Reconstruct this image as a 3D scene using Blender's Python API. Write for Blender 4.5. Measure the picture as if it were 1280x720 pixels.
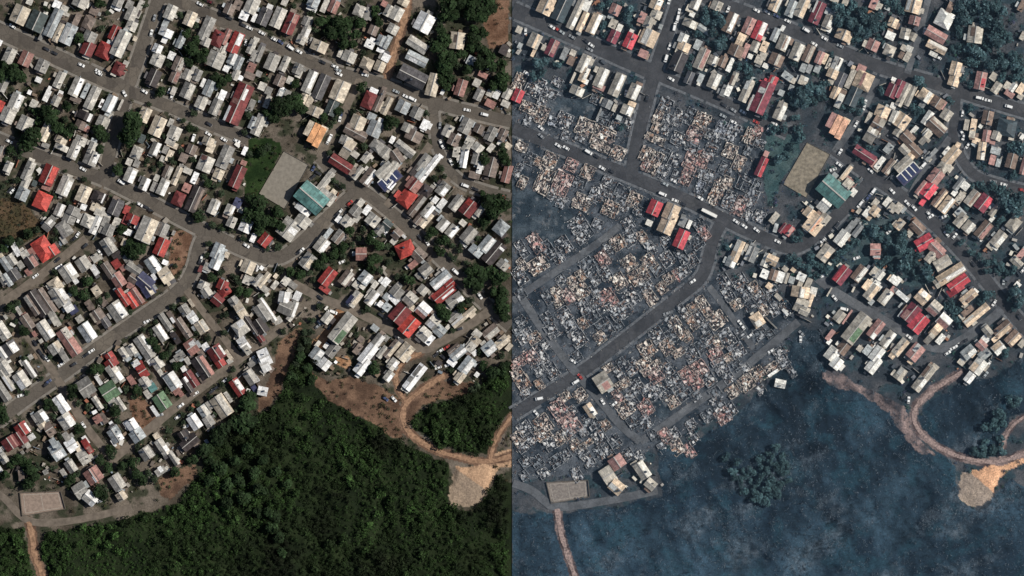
import bpy, math, random
import numpy as np

for o in list(bpy.data.objects):
    bpy.data.objects.remove(o, do_unlink=True)
SC = bpy.context.scene
COL = SC.collection
S = 0.45                       # metres on the ground for one unit of the survey plan
PW, PH = 1280, 720             # extent of the survey plan

# ------------------------------------------------------------------ camera, sky, sun, exposure
CAM_H = 2600.0
cam_d = bpy.data.cameras.new("camera")
cam_d.sensor_width = 36.0
cam_d.lens = 36.0 * CAM_H / (PW * S)
cam_d.clip_start, cam_d.clip_end = 10.0, 12000.0
cam = bpy.data.objects.new("camera", cam_d)
cam.location = (0, 0, CAM_H)
COL.objects.link(cam)
SC.camera = cam

SUN_AZ, SUN_EL = math.radians(12.0), math.radians(43.0)     # azimuth counter-clockwise from +X (east)
w = bpy.data.worlds.new("World"); SC.world = w; w.use_nodes = True
nt = w.node_tree; nt.nodes.clear()
sky = nt.nodes.new("ShaderNodeTexSky"); sky.sky_type = 'NISHITA'; sky.sun_disc = False
sky.sun_elevation = SUN_EL; sky.sun_rotation = math.pi / 2 - SUN_AZ
bg = nt.nodes.new("ShaderNodeBackground"); bg.inputs[1].default_value = 0.05
wo = nt.nodes.new("ShaderNodeOutputWorld")
nt.links.new(sky.outputs[0], bg.inputs[0]); nt.links.new(bg.outputs[0], wo.inputs[0])
sd = bpy.data.lights.new("sun", 'SUN'); sd.energy = 4.2; sd.angle = math.radians(0.53); sd.color = (1.0, 0.95, 0.87)
sun = bpy.data.objects.new("sun", sd); COL.objects.link(sun)
sun.location = (400, 150, 600)
sun.rotation_euler = (math.pi / 2 - SUN_EL, 0, SUN_AZ + math.pi / 2)
vs = SC.view_settings
vs.view_transform = 'Standard'; vs.look = 'None'; vs.exposure = 0.2; vs.gamma = 1.0; vs.use_curve_mapping = False

rnd = random.Random(7)
rng = np.random.default_rng(11)
LEFT = """@0 0 65
205,150,185,160,c 375,215,200,165,T 540,230,300,100,s 590,330,200,62,c 575,50,80,80,w 645,105,95,75,l 690,345,210,125,s *665,370,170,45,w 425,350,120,40,g 775,200,130,60,n 890,230,130,110,n 905,370,110,130,g 885,490,140,130,m 1050,510,160,150,rh 1150,330,150,90,r 1190,690,130,110,m 1215,440,270,130,l 810,25,110,150,l 1190,20,110,100,g 1185,85,55,60,w 950,110,90,90,n 300,20,60,60,l 100,560,160,110,l 265,590,150,120,p 430,660,130,120,g 5,430,60,40,w 1262,640,60,55,l
#trees 1000,40,60 1010,300,50 810,100,50 800,390,60 40,660,70 120,690,60 470,90,40 1080,130,40
#cars 465,490,k,-30 545,530,k,-30 815,650,w,-30 985,712,w,-28 125,262,w,-30
@160 0 66
430,125,150,110,l 625,190,150,110,c 790,290,250,110,g 900,390,160,120,mh 985,370,170,60,p 1080,430,220,115,r *1115,400,120,50,w 385,330,85,140,w 370,400,70,55,w 300,490,90,95,w 300,600,130,130,l 380,230,90,60,s 540,400,180,75,s 440,560,80,70,w 510,645,150,105,n *545,650,130,40,l 780,420,90,100,l 880,600,160,170,l 975,500,150,55,l 1045,590,120,85,s *1055,590,110,38,w 985,690,60,60,w 1110,640,150,70,s 1240,470,150,75,l 1020,95,110,105,n 1100,50,100,80,n 1240,60,160,130,l 1165,160,90,90,w 1265,180,90,40,w 1265,560,120,60,g 1235,680,100,80,p 40,140,150,110,l 40,262,100,110,l 20,50,90,70,g 130,50,100,55,l 75,390,50,40,c 660,705,90,60,g
#trees 650,500,90 715,590,85 590,340,60 530,160,50 610,620,60 480,470,50 400,640,50 670,270,50 690,420,60 770,520,60 170,60,40
#cars 265,180,w,75 235,330,w,75 720,40,w,-27 820,20,m,-27 1010,180,k,-27 1150,250,k,-27 1215,280,w,-27 1180,430,w,75
@320 0 66
85,170,180,115,d 140,75,60,60,w 225,180,210,115,l 350,240,220,115,m *385,190,90,45,p 165,625,170,125,l 290,640,160,75,l 420,690,110,95,g 35,540,170,70,g 515,220,90,105,g 500,320,130,85,l *525,340,80,40,w 455,400,90,95,l 635,465,110,165,c 850,540,80,60,l 935,570,110,135,l 1110,640,115,125,ch 1240,665,105,105,c 1175,305,100,95,n 1140,445,85,95,w 1255,410,110,95,s 1250,510,40,90,w 1260,570,55,60,g 1035,110,115,110,l 1115,140,130,55,g 690,60,140,55,l 780,70,130,95,p 575,30,100,115,s 560,88,48,105,w 290,20,80,60,l 0,80,170,45,l
#trees 640,230,70 760,330,90 870,330,80 560,130,50 930,230,60 1000,340,60 880,440,70 1040,240,60 1070,540,50 730,210,60 1050,25,50 1190,110,60 1230,220,60 820,230,80 970,440,60 590,300,50 1000,180,50 380,70,40
#cars 60,330,w,-30 180,390,w,-32 245,420,w,-32 345,475,W,-35 430,515,w,-35 665,620,k,-30 790,665,w,-28 820,700,w,-25
@480 0 62
195,22,80,110,c 45,110,120,75,l 130,140,140,115,l 90,295,100,110,l 20,430,120,75,s 22,580,80,80,w 5,40,60,60,p 405,230,190,175,w 335,450,220,105,l,-33 330,590,220,100,s,-27 *270,650,90,38,w,-27 735,410,170,145,c,82 *735,390,80,36,n,82 870,610,95,80,s,62 1200,500,100,80,k
#trees 640,40,100 780,30,90 900,60,100 1020,30,90 600,160,70 700,160,80 860,150,80 980,180,90 560,300,70 600,400,80 540,480,90 600,560,100 690,600,90 780,540,70 900,400,80 1000,330,60 960,500,80 1060,560,70 840,690,70 960,640,80 1080,660,70 620,660,90 1010,110,80 1080,90,60 480,430,50 560,640,60 900,300,60 880,480,60 1180,640,60 560,220,50 760,660,50
@0 90 65
40,130,150,85,g 165,300,170,125,l *200,290,140,50,w 12,345,110,60,v 85,435,150,140,l 260,520,150,145,l 460,600,200,95,c 600,80,170,85,l 770,150,200,105,l *795,150,170,45,w 860,190,160,48,s 930,260,240,100,l 1105,320,180,105,s *1130,320,170,45,w 1090,430,55,85,l 1035,500,110,125,l 1018,315,90,30,w 760,275,55,110,n 565,290,105,85,l 475,240,120,55,w 500,165,45,35,w 610,215,55,48,w 345,320,80,75,l 390,80,55,65,w 300,205,45,38,w 860,440,85,160,k *900,470,90,38,w 810,530,85,105,n 875,570,65,48,p 810,690,90,120,l 620,685,75,110,c 1210,330,120,22,l
#trees 40,30,90 150,20,90 230,50,70 460,400,90 530,470,90 570,560,80 380,385,60 330,640,100 265,685,70 680,350,60 640,470,50 1000,600,80 1060,660,60 720,560,60 930,390,50 670,620,60 1270,500,60 1240,660,60 400,470,60 300,360,40
#cars 990,15,w,-30 1245,215,w,-58 95,695,w,-30 
@160 90 66
260,60,170,125,k 475,40,150,95,n *500,30,130,40,p 600,30,110,95,l 700,35,120,75,g 600,190,160,120,g *630,195,140,52,l 755,110,90,40,w 815,165,160,95,s 735,310,120,110,l 945,240,115,65,w 880,350,170,95,g *895,370,110,30,l 1110,320,420,165,mg *1175,230,120,34,w *1110,305,55,85,p *980,420,160,28,w 1250,510,130,65,s 1080,30,110,75,l 1125,60,50,60,w 1220,40,70,110,n 170,430,150,110,c 300,545,200,130,c 470,610,130,125,l 430,510,85,50,l 430,695,75,95,l 145,670,90,58,T 805,695,90,115,c 460,190,85,48,l 1240,330,110,60,g
#trees 60,500,110 50,620,100 340,200,60 940,110,65 880,55,60 1010,70,60 230,640,50 360,640,45 620,560,60 1190,440,50 830,380,45 130,360,40 200,330,40 560,500,40 1150,600,50 690,560,40 290,230,45 650,400,50 20,690,80
#cars 165,195,w,-35 525,485,w,-35 810,520,k,-30 655,660,W,70 805,620,w,-30 1090,690,w,-25 1200,640,w,-25 960,675,w,-28 415,185,w,70 440,240,w,70
@320 90 66
540,100,230,100,l *560,80,180,40,w 480,270,110,75,c 655,150,260,115,d 840,190,210,160,c 590,395,100,155,c 540,300,110,60,c 760,360,160,110,T 240,90,110,105,n 265,170,38,38,w 250,215,85,60,s *250,220,50,36,w 130,190,80,65,g 65,145,80,75,l 115,300,130,55,l 30,530,220,100,l 340,85,75,60,l 320,215,65,60,g 1130,285,170,120,mh 1180,190,55,85,w 1235,290,230,65,n 1265,350,110,40,c 1020,510,145,150,c 1000,610,240,105,n,-28 900,690,90,125,l 1190,570,160,140,s 1160,450,75,85,s 1245,490,58,50,w 30,20,60,60,g 430,20,80,60,l
!orange_civic 585,610
#trees 230,330,110 150,420,80 330,330,90 430,320,80 460,390,60 590,500,50 690,470,60 740,520,55 820,400,60 1060,150,60 100,60,50 970,400,45 400,130,60 200,470,60 290,400,70 640,500,45 790,470,50 390,220,40
#cars 830,20,w,-28 855,420,w,75 840,465,w,75 740,660,W,70 720,690,w,70 1090,30,w,-15
@480 90 64
290,50,290,160,d,-27 490,130,230,115,c,75 770,160,170,105,p,72 930,110,80,75,l 950,230,120,85,g 1125,225,90,65,w 1060,210,75,65,l 1065,320,75,105,p 1230,220,110,80,l 1215,320,65,85,l 990,30,55,95,p 190,350,125,130,s 330,410,120,120,g 410,530,105,75,w 30,340,190,65,c 235,560,90,110,l 300,640,110,170,n 85,680,75,48,w 640,590,125,100,l 700,680,120,110,n 750,635,38,40,w 820,540,160,115,g 950,570,90,100,n 1070,620,150,100,g 1190,630,120,80,n 860,690,90,90,l 585,205,50,35,w
#trees 580,90,60 640,30,80 560,30,60 1090,130,70 1170,60,90 1250,60,70 430,420,50 60,520,80 110,490,60 830,60,50 620,140,60 30,460,50 1000,130,45 1180,150,60 700,60,50
#cars 120,195,w,-28 220,245,w,-25 285,270,W,-25 830,380,w,-15 1005,425,W,-15 560,535,w,85 570,710,w,-65
@0 180 66
20,90,170,70,n *10,80,120,35,l 90,230,110,80,l 290,270,200,95,g *345,260,200,55,l 260,390,110,85,l 230,500,130,120,s 495,310,200,145,r *535,310,170,55,v 470,430,70,90,p 430,570,170,160,vh 655,420,200,125,l *690,450,150,48,w 840,500,170,125,c 990,530,110,140,kh *1050,520,100,16,w 960,640,80,100,c 1000,690,70,100,l 1160,640,150,130,d 1270,660,90,60,r 620,35,60,140,l 750,60,190,100,l *790,70,150,42,w 920,140,150,140,g *985,150,110,50,w,80 600,660,130,90,l *620,660,120,36,w 740,670,90,130,g 840,630,60,60,w 460,15,50,80,g 350,395,60,50,T 930,40,120,80,l
#trees 280,10,90 1000,50,60 120,70,60 200,120,45 1180,260,70 840,370,45 650,280,30 180,380,50 560,520,40 690,590,40 60,140,50 30,440,40
#cars 830,250,w,-30 680,150,k,-30 125,470,w,45 1215,380,W,-30 100,460,k,50
@160 180 66
30,310,150,110,l *40,330,130,50,w 90,90,130,105,l 90,200,70,60,g 15,180,70,60,l 275,50,140,90,g *290,50,130,45,w 380,60,80,60,g 420,120,120,60,c 350,150,60,50,l 170,400,130,95,g *175,400,130,70,w 265,430,100,60,g 355,430,170,95,l *380,450,150,48,w 400,280,130,85,n *425,290,120,35,l 490,320,190,65,c 600,270,60,90,l 670,340,120,55,w 640,55,100,100,n 780,200,160,150,l *790,150,50,120,p 975,130,240,120,g 910,300,100,100,c 830,40,100,80,c 1100,330,230,115,m 1160,190,50,60,p 1170,70,90,45,w 510,550,140,115,mh 670,550,270,120,k *720,560,220,30,n 590,440,90,80,p 1020,660,110,90,l *1090,680,80,25,w 860,630,150,100,l *915,630,80,25,w 1100,590,100,80,b 290,340,70,50,l 560,140,90,80,n 1130,660,60,60,l 450,10,60,110,c
#trees 440,170,55 650,175,50 540,60,50 190,180,50 320,220,45 800,390,60 940,500,50 1220,100,70 1240,300,90 1210,430,80 1230,560,90 1240,680,70 740,680,45 330,60,30 250,260,40 880,420,45 760,340,45 1180,500,60
#cars 120,605,w,-30 180,630,k,-30 225,665,k,-30
@320 180 52
850,200,240,110,m,-33 965,290,70,110,n 1020,290,150,60,l 920,50,100,200,c,-33 980,95,60,110,l 1105,135,110,75,l 1130,330,190,105,n *1150,330,170,40,w !solar 1318,300 700,370,220,75,l 680,510,110,120,g,-38 750,560,130,70,l 710,440,60,60,c 775,490,70,60,c !teal 560,540 570,440,120,60,w,-40 470,660,60,170,w 1000,670,110,110,g 1110,660,100,60,w 1050,590,80,60,l 1210,20,110,130,g
#trees 890,60,45 840,170,50 920,130,50 780,370,50 860,440,50 980,170,45 740,90,45 60,80,90 120,180,80 40,250,80 100,40,80 30,380,70 40,600,90 130,600,80 220,680,80 40,690,80 1090,30,50 200,90,60 170,20,60 20,480,60 260,650,50 90,300,60
#cars 575,240,w,60 620,290,k,-30 570,330,k,40 940,590,r,45 840,680,w,45 810,705,k,45 1130,395,w,55
@480 180 52
210,50,220,90,g,-38 *260,40,150,30,l,-38 20,90,120,120,l 130,130,150,110,n,-55 70,270,220,90,l 450,250,330,70,w 390,190,200,90,g 370,300,120,80,s 310,270,120,60,k 300,410,130,140,p *330,360,30,140,m,-38 230,540,180,150,vh 160,520,80,100,v 420,470,110,120,k,-35 330,620,240,75,n *380,570,160,40,g 440,670,150,90,l *460,670,140,40,w 590,450,140,110,g *620,490,80,70,w 515,560,70,55,w 580,600,110,65,w 725,590,170,95,g *745,610,140,45,l 850,640,170,140,m *870,600,60,110,v 970,660,150,60,l 800,150,180,75,w,80 830,30,110,80,l 940,40,90,110,l 1070,40,90,55,l 720,80,110,60,l,80 930,150,120,100,g,75 960,240,120,55,w,75 905,315,70,110,n,75 1075,230,200,130,n,75 1230,300,180,90,p,75 1240,20,60,70,c 60,400,90,100,w
#trees 760,220,50 1000,150,60 1180,110,80 1230,170,60 510,350,50 570,240,40 1050,560,90 1150,600,100 1230,590,80 1000,520,60 1100,680,80 600,330,40 1190,40,50 680,30,45
#cars 670,180,w,-60 580,15,w,-60 810,415,W,-22 910,450,k,-22 1180,525,r,-15
@0 270 -56
490,90,90,130,g,-40 *510,60,30,100,w,-40 650,130,160,130,g *660,150,140,60,l 640,240,90,50,l 440,330,230,170,vh 530,350,110,120,v 155,320,180,55,w,-60 320,360,80,60,p 260,390,90,80,l 320,460,130,120,k *345,460,110,50,p 125,440,120,75,l 70,490,170,75,s 210,490,80,60,l 150,590,120,110,d 20,620,160,60,g 80,640,140,60,s 290,560,70,60,p 690,570,170,150,l *730,530,120,60,w 760,650,60,50,w 560,690,130,130,c 500,705,60,60,l 840,480,140,130,l 950,540,110,60,w 960,420,80,80,l 1090,300,170,120,g *1115,280,140,38,l 1090,540,170,90,n 1170,480,90,80,r 1190,640,150,120,p *1150,595,170,22,w,32 1235,520,60,60,p 700,20,110,130,g,66 790,40,60,25,w,66 960,90,190,75,w,66 880,50,130,110,l,66 1090,140,120,110,g,66 1170,60,90,70,l,66 1060,60,100,70,g,66 1260,40,90,60,m,66 1270,160,60,50,w,66 1250,265,60,80,c,-25 1270,430,110,60,g 10,400,80,60,c 1180,400,80,100,k
#trees 290,180,60 580,140,50 100,250,60 200,230,50 30,330,60 170,270,50 560,230,50 880,650,60 1220,130,60 1240,340,60 800,480,40 900,100,30 560,560,40 1000,480,40 370,160,50
#cars 775,190,w,55 850,300,k,40 590,510,W,35 550,540,w,35 355,600,w,35 575,440,k,40 740,230,k,40 1000,365,w,-55
@160 270 66
50,30,90,130,r 90,95,70,30,w 195,140,250,170,l *230,120,240,80,c 15,165,60,60,w 350,140,140,110,g 340,310,180,125,r *370,310,150,50,v 430,240,60,20,p 255,490,170,120,s,-56 *280,480,160,50,w,-56 375,465,50,60,w 380,590,120,150,c,33 *430,565,80,40,c,-56 265,610,70,40,w,-56 60,530,160,90,g,-35 60,620,90,110,n,-35 170,660,170,150,b,-40 1185,90,150,120,w 1040,60,110,90,l 1255,220,90,50,w 900,350,160,110,s 890,450,170,110,s *890,520,100,70,w 990,390,60,50,c 1205,510,130,130,c 1195,640,90,80,l 1250,650,80,60,g 950,690,100,110,r 800,510,80,80,g 760,695,90,110,l 730,530,70,40,m 30,700,60,70,p 460,170,50,30,g
#trees 60,350,80 130,330,80 170,300,50 30,280,60 700,15,60 750,40,50 850,90,50 940,130,40 1040,140,40 820,290,45 800,400,40 840,620,60 930,560,50 1070,610,50 1210,20,70 1260,10,50 460,500,40 1150,210,45 20,420,50 1110,660,45
#cars 375,80,w,-35 735,425,w,70 720,455,k,70 1185,295,w,-30 400,185,k,60 425,495,k,20
@320 270 52
95,240,130,110,r 330,130,200,190,l *370,150,60,120,w,52 470,50,120,150,l 660,290,150,120,l *690,310,130,50,w 830,210,140,100,g *840,230,130,35,n 720,180,130,50,s 520,450,160,125,g *540,480,90,80,c 1055,380,110,130,p,0 915,60,110,120,l 830,35,70,60,w 1170,40,120,130,l 1240,140,110,90,g 720,610,190,120,r 905,620,160,105,n *930,610,150,40,l 1095,620,120,120,s *1110,610,100,50,w 1080,690,90,60,l 85,640,180,60,c 25,640,140,70,l 300,650,90,75,l 190,690,90,50,l 200,600,50,40,c 10,520,60,50,w 60,520,40,40,w 1010,690,70,80,l 1255,640,60,40,w 370,690,60,90,g 1190,690,80,50,l 1010,25,80,60,l
#trees 60,60,80 160,50,80 240,100,60 200,310,50 130,320,45 250,310,50 940,150,60 870,320,60 790,380,60 690,420,60 620,480,60 450,580,60 350,560,60 530,580,50 1150,220,70 1230,300,60 1150,440,60 980,290,45 1040,240,45 1210,430,60 1160,530,60 260,540,50 570,650,45 880,400,50 1080,150,50 420,530,40 30,140,60 1260,180,45 1230,560,50 740,440,50 800,300,45 670,500,50
#cars 455,345,w,45 430,360,k,45 860,460,w,20 1185,210,w,30
@480 270 50
420,40,170,80,c 360,20,150,70,n 590,90,130,95,l *605,95,120,48,w 680,150,130,95,l *700,160,120,48,w 850,190,170,120,g *870,200,150,50,l 790,70,60,70,l 1170,120,140,130,sh 1030,280,170,110,s *1050,290,140,45,w 920,350,90,140,s 1100,370,250,130,k *1200,350,70,25,w,-50 1190,490,90,120,g *1210,510,80,50,l 30,90,100,100,T,-40 130,180,90,110,n,-45 100,250,70,60,l 10,160,50,50,w 215,335,180,150,v,25 350,390,130,120,n,-45 300,480,120,60,p,40 420,540,120,120,g,40 *440,550,110,40,l,40 395,590,90,30,w,-55 350,590,70,60,g,40 570,640,220,100,s,40 *550,660,190,40,w,38 660,680,100,110,r,40 20,660,90,70,w,50 600,545,60,40,w,-50 190,195,80,30,w,-40
#trees 560,350,65 480,160,60 440,220,50 600,250,60 700,420,45 650,400,40 760,330,50 860,560,70 920,530,60 990,600,80 880,660,90 960,690,70 1080,560,70 1180,600,60 1250,600,60 1120,650,60 1010,60,60 960,40,45 1060,20,50 20,300,50 40,480,50 270,640,60 220,610,45 130,590,50 930,210,45 1210,240,50 680,280,45 830,470,40 540,260,50 170,420,35 90,380,40
#cars 715,555,W,-45 430,265,w,-55 360,215,k,-50 390,375,w,-45 800,290,w,-45
@0 360 -56
600,80,200,150,l *640,60,120,50,w 685,175,90,130,w,32 30,430,190,110,l 110,600,130,150,d *170,650,80,100,w,32 30,650,130,70,w 330,170,230,80,n *300,130,120,35,l 390,150,280,120,k 470,130,280,90,n 260,290,90,60,p 280,340,160,100,n 540,290,70,170,l,30 460,420,200,120,l *520,460,80,50,w 350,460,60,40,p 560,600,110,130,l *590,560,80,50,c 640,670,60,150,g,32 700,540,300,130,p *640,380,120,100,l 720,450,50,35,w 880,440,190,130,s *915,420,180,60,w 800,310,70,70,l 1180,230,190,150,l *1210,220,150,80,w 980,270,110,130,n *880,230,150,25,c 1060,340,120,80,d 740,220,80,90,b 1235,90,200,70,v 970,30,100,80,c 1040,140,90,70,n 900,170,100,70,n 1110,690,100,90,r 1240,650,120,70,l 60,290,50,30,l 310,690,50,50,l 415,530,40,40,l 180,180,60,60,T 200,240,120,40,l
#trees 120,200,60 170,150,45 740,30,60 840,60,60 600,320,40 260,440,60 160,340,40 230,400,50 1000,130,50 1070,90,45 880,100,45 720,690,40 250,690,50 690,270,40 470,580,40 520,690,40
#cars 350,550,w,-55 915,630,w,35 860,670,k,35 470,705,w,-55 440,690,k,-55 400,640,k,-55
@160 360 -56
45,120,170,90,v 100,80,180,70,p 210,30,110,120,b *245,75,40,110,c,32 790,40,100,100,l 900,120,110,110,m,-40 970,30,100,120,rh 1130,220,90,190,c,32 1060,130,90,100,g 1130,400,140,150,l,35 *1150,380,70,120,w,35 1160,560,90,150,w,35 1180,600,60,150,l,35 1230,370,260,60,k 645,290,90,110,w,35 *640,340,30,100,s,35 570,220,110,100,g 740,390,130,110,c *770,370,110,40,l 330,450,180,90,l *350,440,160,40,w 380,340,190,70,g 440,290,130,50,n *450,320,60,30,w 170,590,250,120,g *205,530,150,36,w 200,640,80,80,d 40,620,110,90,l 560,400,230,80,n 640,590,110,150,p,35 *700,520,60,50,w,35 780,590,80,70,w 890,650,150,150,m *900,680,60,40,r *970,600,110,24,w 1010,670,120,40,c 520,680,70,110,g 730,650,70,60,n 480,500,130,60,k 635,150,90,35,c
#trees 450,190,45 560,110,45 250,520,60 300,600,60 360,680,60 430,650,45 230,440,40 700,450,45 790,490,50 970,270,50 960,430,50 1110,30,60 1200,60,60 1230,20,40 590,500,45 430,590,40 270,340,35 160,430,40 20,250,40
#cars 830,85,w,20 190,335,w,20 1245,700,w,35
@320 360 52
285,90,110,110,w,80 415,80,70,95,w,-25 300,190,140,150,g,-25 380,210,160,60,l,70 *370,240,150,30,w,65 350,290,90,60,l 120,220,280,60,l,-56 *130,210,270,18,w,-56 70,250,190,120,g,-56 50,380,160,120,k,-56 30,470,160,60,m,-56 230,320,70,60,l,-56 715,300,110,90,l 870,400,330,140,l *880,510,140,85,G 610,660,130,120,s *690,690,60,60,w 770,620,150,100,g 710,580,60,60,w 1210,540,180,90,g *1235,540,170,40,w 1190,400,60,80,s 1120,660,220,110,w 1050,510,60,60,n 1020,610,110,60,n 990,110,170,95,l *1050,50,140,45,c 960,130,100,90,b 1160,100,160,90,l *1190,110,140,38,w 1245,160,60,50,w
1265,640,140,60,l 90,690,110,170,w,25 690,10,60,110,r 620,560,70,40,l 1160,620,60,70,w 340,30,40,60,l 90,10,60,90,l 1250,20,90,60,g
#trees 640,180,50 560,320,45 480,430,50 1100,200,50 1130,210,40 1020,470,40 930,560,40 280,420,45 60,80,50 560,440,50 500,520,55 440,600,55 440,680,60 1060,230,40
#cars 640,95,k,-35 650,160,k,-35 775,240,W,-20 735,385,k,55 1250,270,k,-35 740,235,w,-25 620,380,w,40
@480 360 50
265,110,120,130,l,-42 160,260,190,160,m 85,260,100,60,n 255,380,200,150,v *255,400,70,50,v 395,220,130,140,w,-42 *380,290,120,40,p,-42 290,200,60,60,c 495,340,110,140,l,-42 *440,400,60,120,w,-42 400,460,120,130,l,-42 460,520,110,60,w 560,430,110,110,s,-42 600,50,240,120,r,40 *640,60,150,24,w,38 490,90,70,60,p 710,120,170,110,g,35 *775,80,70,60,w 660,190,60,70,l 800,290,290,60,c,40 *730,330,140,24,w,40 710,270,180,70,g,40 1070,440,170,110,n,40 *1080,440,140,50,l,40 930,460,90,80,l,-40 920,530,90,80,c,-40 1000,560,60,60,l,40 1055,600,140,120,s,40 *1075,620,110,65,w,40 1180,540,150,90,c,40 870,590,80,100,l,-40 740,650,170,100,s,40 *770,640,120,35,w,40 910,650,60,50,w,40 700,610,140,60,n,40 80,610,210,80,n *110,600,180,40,c 210,640,180,130,c 220,590,60,60,w 95,110,120,60,w,-45 30,90,70,70,s 390,20,90,100,l,50 30,190,80,80,s 130,40,110,130,g 1250,590,80,50,c 640,390,50,40,l 490,240,50,70,n 20,500,60,60,g 520,390,45,45,s
#trees 600,270,70 560,190,60 870,110,50 560,300,50 1100,40,70 1170,130,80 1240,200,70 1120,180,50 1230,80,60 900,20,50 1180,20,60 690,420,40 1190,240,60 640,240,50 770,190,60 1260,300,60 1170,660,50 960,640,50 1130,220,50
#cars 960,80,w,-60 560,630,w,35 625,595,r,35 590,690,k,-40 755,410,w,20 125,495,k,-45 155,515,w,-45 525,665,k,35
@0 450 -56
60,80,150,100,l 75,200,240,60,l *80,310,170,45,w 30,310,230,90,g 225,200,170,130,l *250,240,90,100,w,33 300,90,200,60,l *350,120,200,55,w 190,130,45,45,l 230,20,60,60,l 620,440,190,110,w *640,410,170,50,w 670,610,150,140,l *700,650,90,110,w,33 420,560,120,110,g *450,580,60,90,w,33 370,590,120,60,g 430,650,60,90,c 500,690,90,140,n,33 230,690,130,130,r *280,670,100,24,w 865,270,150,180,g,33 990,200,110,40,w 1100,310,160,170,G,33 1150,130,190,110,l *1220,170,60,90,w,33 1120,30,90,130,r 980,430,150,60,l 950,520,50,35,w,30 980,590,80,80,p 1130,420,90,80,l 1210,440,150,60,l 1040,580,120,60,n 1120,640,60,40,w 1265,640,60,50,w 1160,700,90,80,s 960,370,90,60,n 1205,300,60,20,w 20,30,90,80,g
#trees 480,440,60 550,470,50 980,80,70 910,110,50 20,500,80 30,590,70 1010,340,50 1150,500,60 1180,590,50 1060,470,45 800,690,60 760,660,50 190,300,40 900,460,50 540,560,45 1250,300,50 280,320,40 430,190,35 160,260,40 730,290,60 720,360,60 800,430,45
#cars 610,45,w,35 485,215,w,35 460,245,k,35 205,355,w,20 735,45,k,35 835,650,w,-55 780,210,k,35 830,160,k,35
@160 450 -56
85,40,80,80,w 150,110,90,140,r,33 40,205,110,60,p 175,220,120,100,l 300,30,120,110,l 325,120,110,45,l 450,210,170,130,w *420,190,130,50,s 480,310,80,60,p 345,415,170,140,G *370,400,160,55,G 270,510,120,40,w 750,70,240,140,k *820,60,220,45,p 640,190,180,90,m 600,250,170,70,k *660,140,60,30,w 920,20,110,100,r 1020,10,50,60,l 750,200,70,50,n 1100,270,180,100,r *1155,220,120,50,w 1230,170,150,110,g *1240,150,130,40,l 940,460,230,150,c *960,440,220,60,l 820,450,90,60,l 760,510,120,95,s *780,500,110,45,l 670,620,150,110,w 810,610,110,100,g *800,600,80,50,l 45,650,120,110,w 250,275,80,80,t 520,320,100,50,p 200,340,90,60,l 1005,370,120,40,l 455,20,60,50,g 1270,290,80,50,b 1250,30,60,100,g 560,90,50,60,w,30 600,10,80,50,l 230,20,60,60,w
#trees 90,300,70 80,350,50 30,40,40 390,300,45 820,380,45 560,540,40 1200,440,90 1100,480,50 1160,570,90 1060,620,80 1230,620,90 960,680,80 1140,680,80 1000,200,45 950,260,40 700,440,40 400,690,50 1230,360,60 640,500,40 560,640,40 490,60,60 880,540,40 1050,90,40 330,310,40
#cars 530,455,w,35 870,285,k,35 830,320,k,35 320,550,w,20 500,570,w,30 675,335,w,30 575,665,w,20 970,205,w,35
@320 450 52
90,40,90,160,w,25 70,310,100,90,w,-12 10,190,60,40,w,-56 690,40,110,110,w 1065,60,180,110,w 80,110,60,60,l 150,90,60,60,n 800,20,30,30,w 610,0,80,100,s,52
#trees 1180,80,60 1140,50,50 400,60,50 520,80,60 560,190,60 360,160,60
#cars 940,90,w,60
@0 540 -56
580,190,130,170,s,33 *600,220,70,160,w,33 560,130,60,160,s,33 680,60,60,130,g,33 720,130,110,130,w,33 790,160,60,130,c,33 860,80,50,90,w,33 880,140,60,160,r,33 *900,170,40,140,p,33 840,250,100,150,l,33 715,340,130,95,g,-56 *735,350,110,60,l 640,410,90,50,l 940,430,150,160,p,-56 *960,475,70,20,w *965,430,170,10,k,-40 1175,500,160,130,g *1210,480,150,60,l 810,580,130,150,g,33 910,660,140,120,w,-40 *860,680,90,50,l,-40 1220,640,90,100,c 110,110,130,150,m *150,90,130,16,p 210,60,140,120,m 320,50,60,70,w 280,130,60,50,l 40,260,110,80,g *70,290,80,45,l 5,370,60,40,w 10,180,60,30,w 220,430,60,110,n,5 460,400,50,50,g,30 1160,30,150,120,s *1220,60,60,50,w 1140,110,30,80,w,35 230,205,35,35,l
#trees 180,270,70 260,300,70 310,370,70 120,320,60 350,440,60 290,520,60 240,250,50 60,420,60 30,480,50 380,350,50 720,460,60 690,500,60 990,600,60 1040,640,60 1100,180,60 1160,180,50 1000,280,60 1080,350,60 1230,330,60 970,540,50 770,400,50 1050,560,50 1120,250,45 620,30,50 540,360,45
#cars 975,245,w,20 460,390,w,40 1000,690,w,20
@160 540 33
100,30,120,140,s,-56 60,50,50,90,w,35 290,40,70,60,c,-56 190,210,130,130,g,-56 *220,200,120,50,l 350,150,180,90,l,-56 *370,170,60,60,w,-56 460,260,160,60,g,-56 *500,260,110,30,l 330,390,110,70,g *330,370,60,40,w,-56 560,40,110,80,k,-56 620,100,190,110,k,40 680,120,60,60,n
#trees 100,160,50 60,300,60 90,420,60 150,480,60 250,480,50 130,80,45 200,430,50 480,400,60 650,270,60 760,180,80 900,60,90
#cars 
@480 450 52
90,40,120,90,l *140,60,60,50,w 50,160,110,80,l *60,180,60,70,w,-38 310,170,300,95,w *340,110,120,40,g *280,200,60,50,g 680,20,70,90,w 830,50,180,110,s *870,80,120,60,w 760,170,110,90,c 930,145,50,45,w 550,30,50,60,k
#trees 1000,60,60 1080,120,70 1180,120,60 1230,60,60 940,240,50 880,300,50 660,100,40
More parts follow.
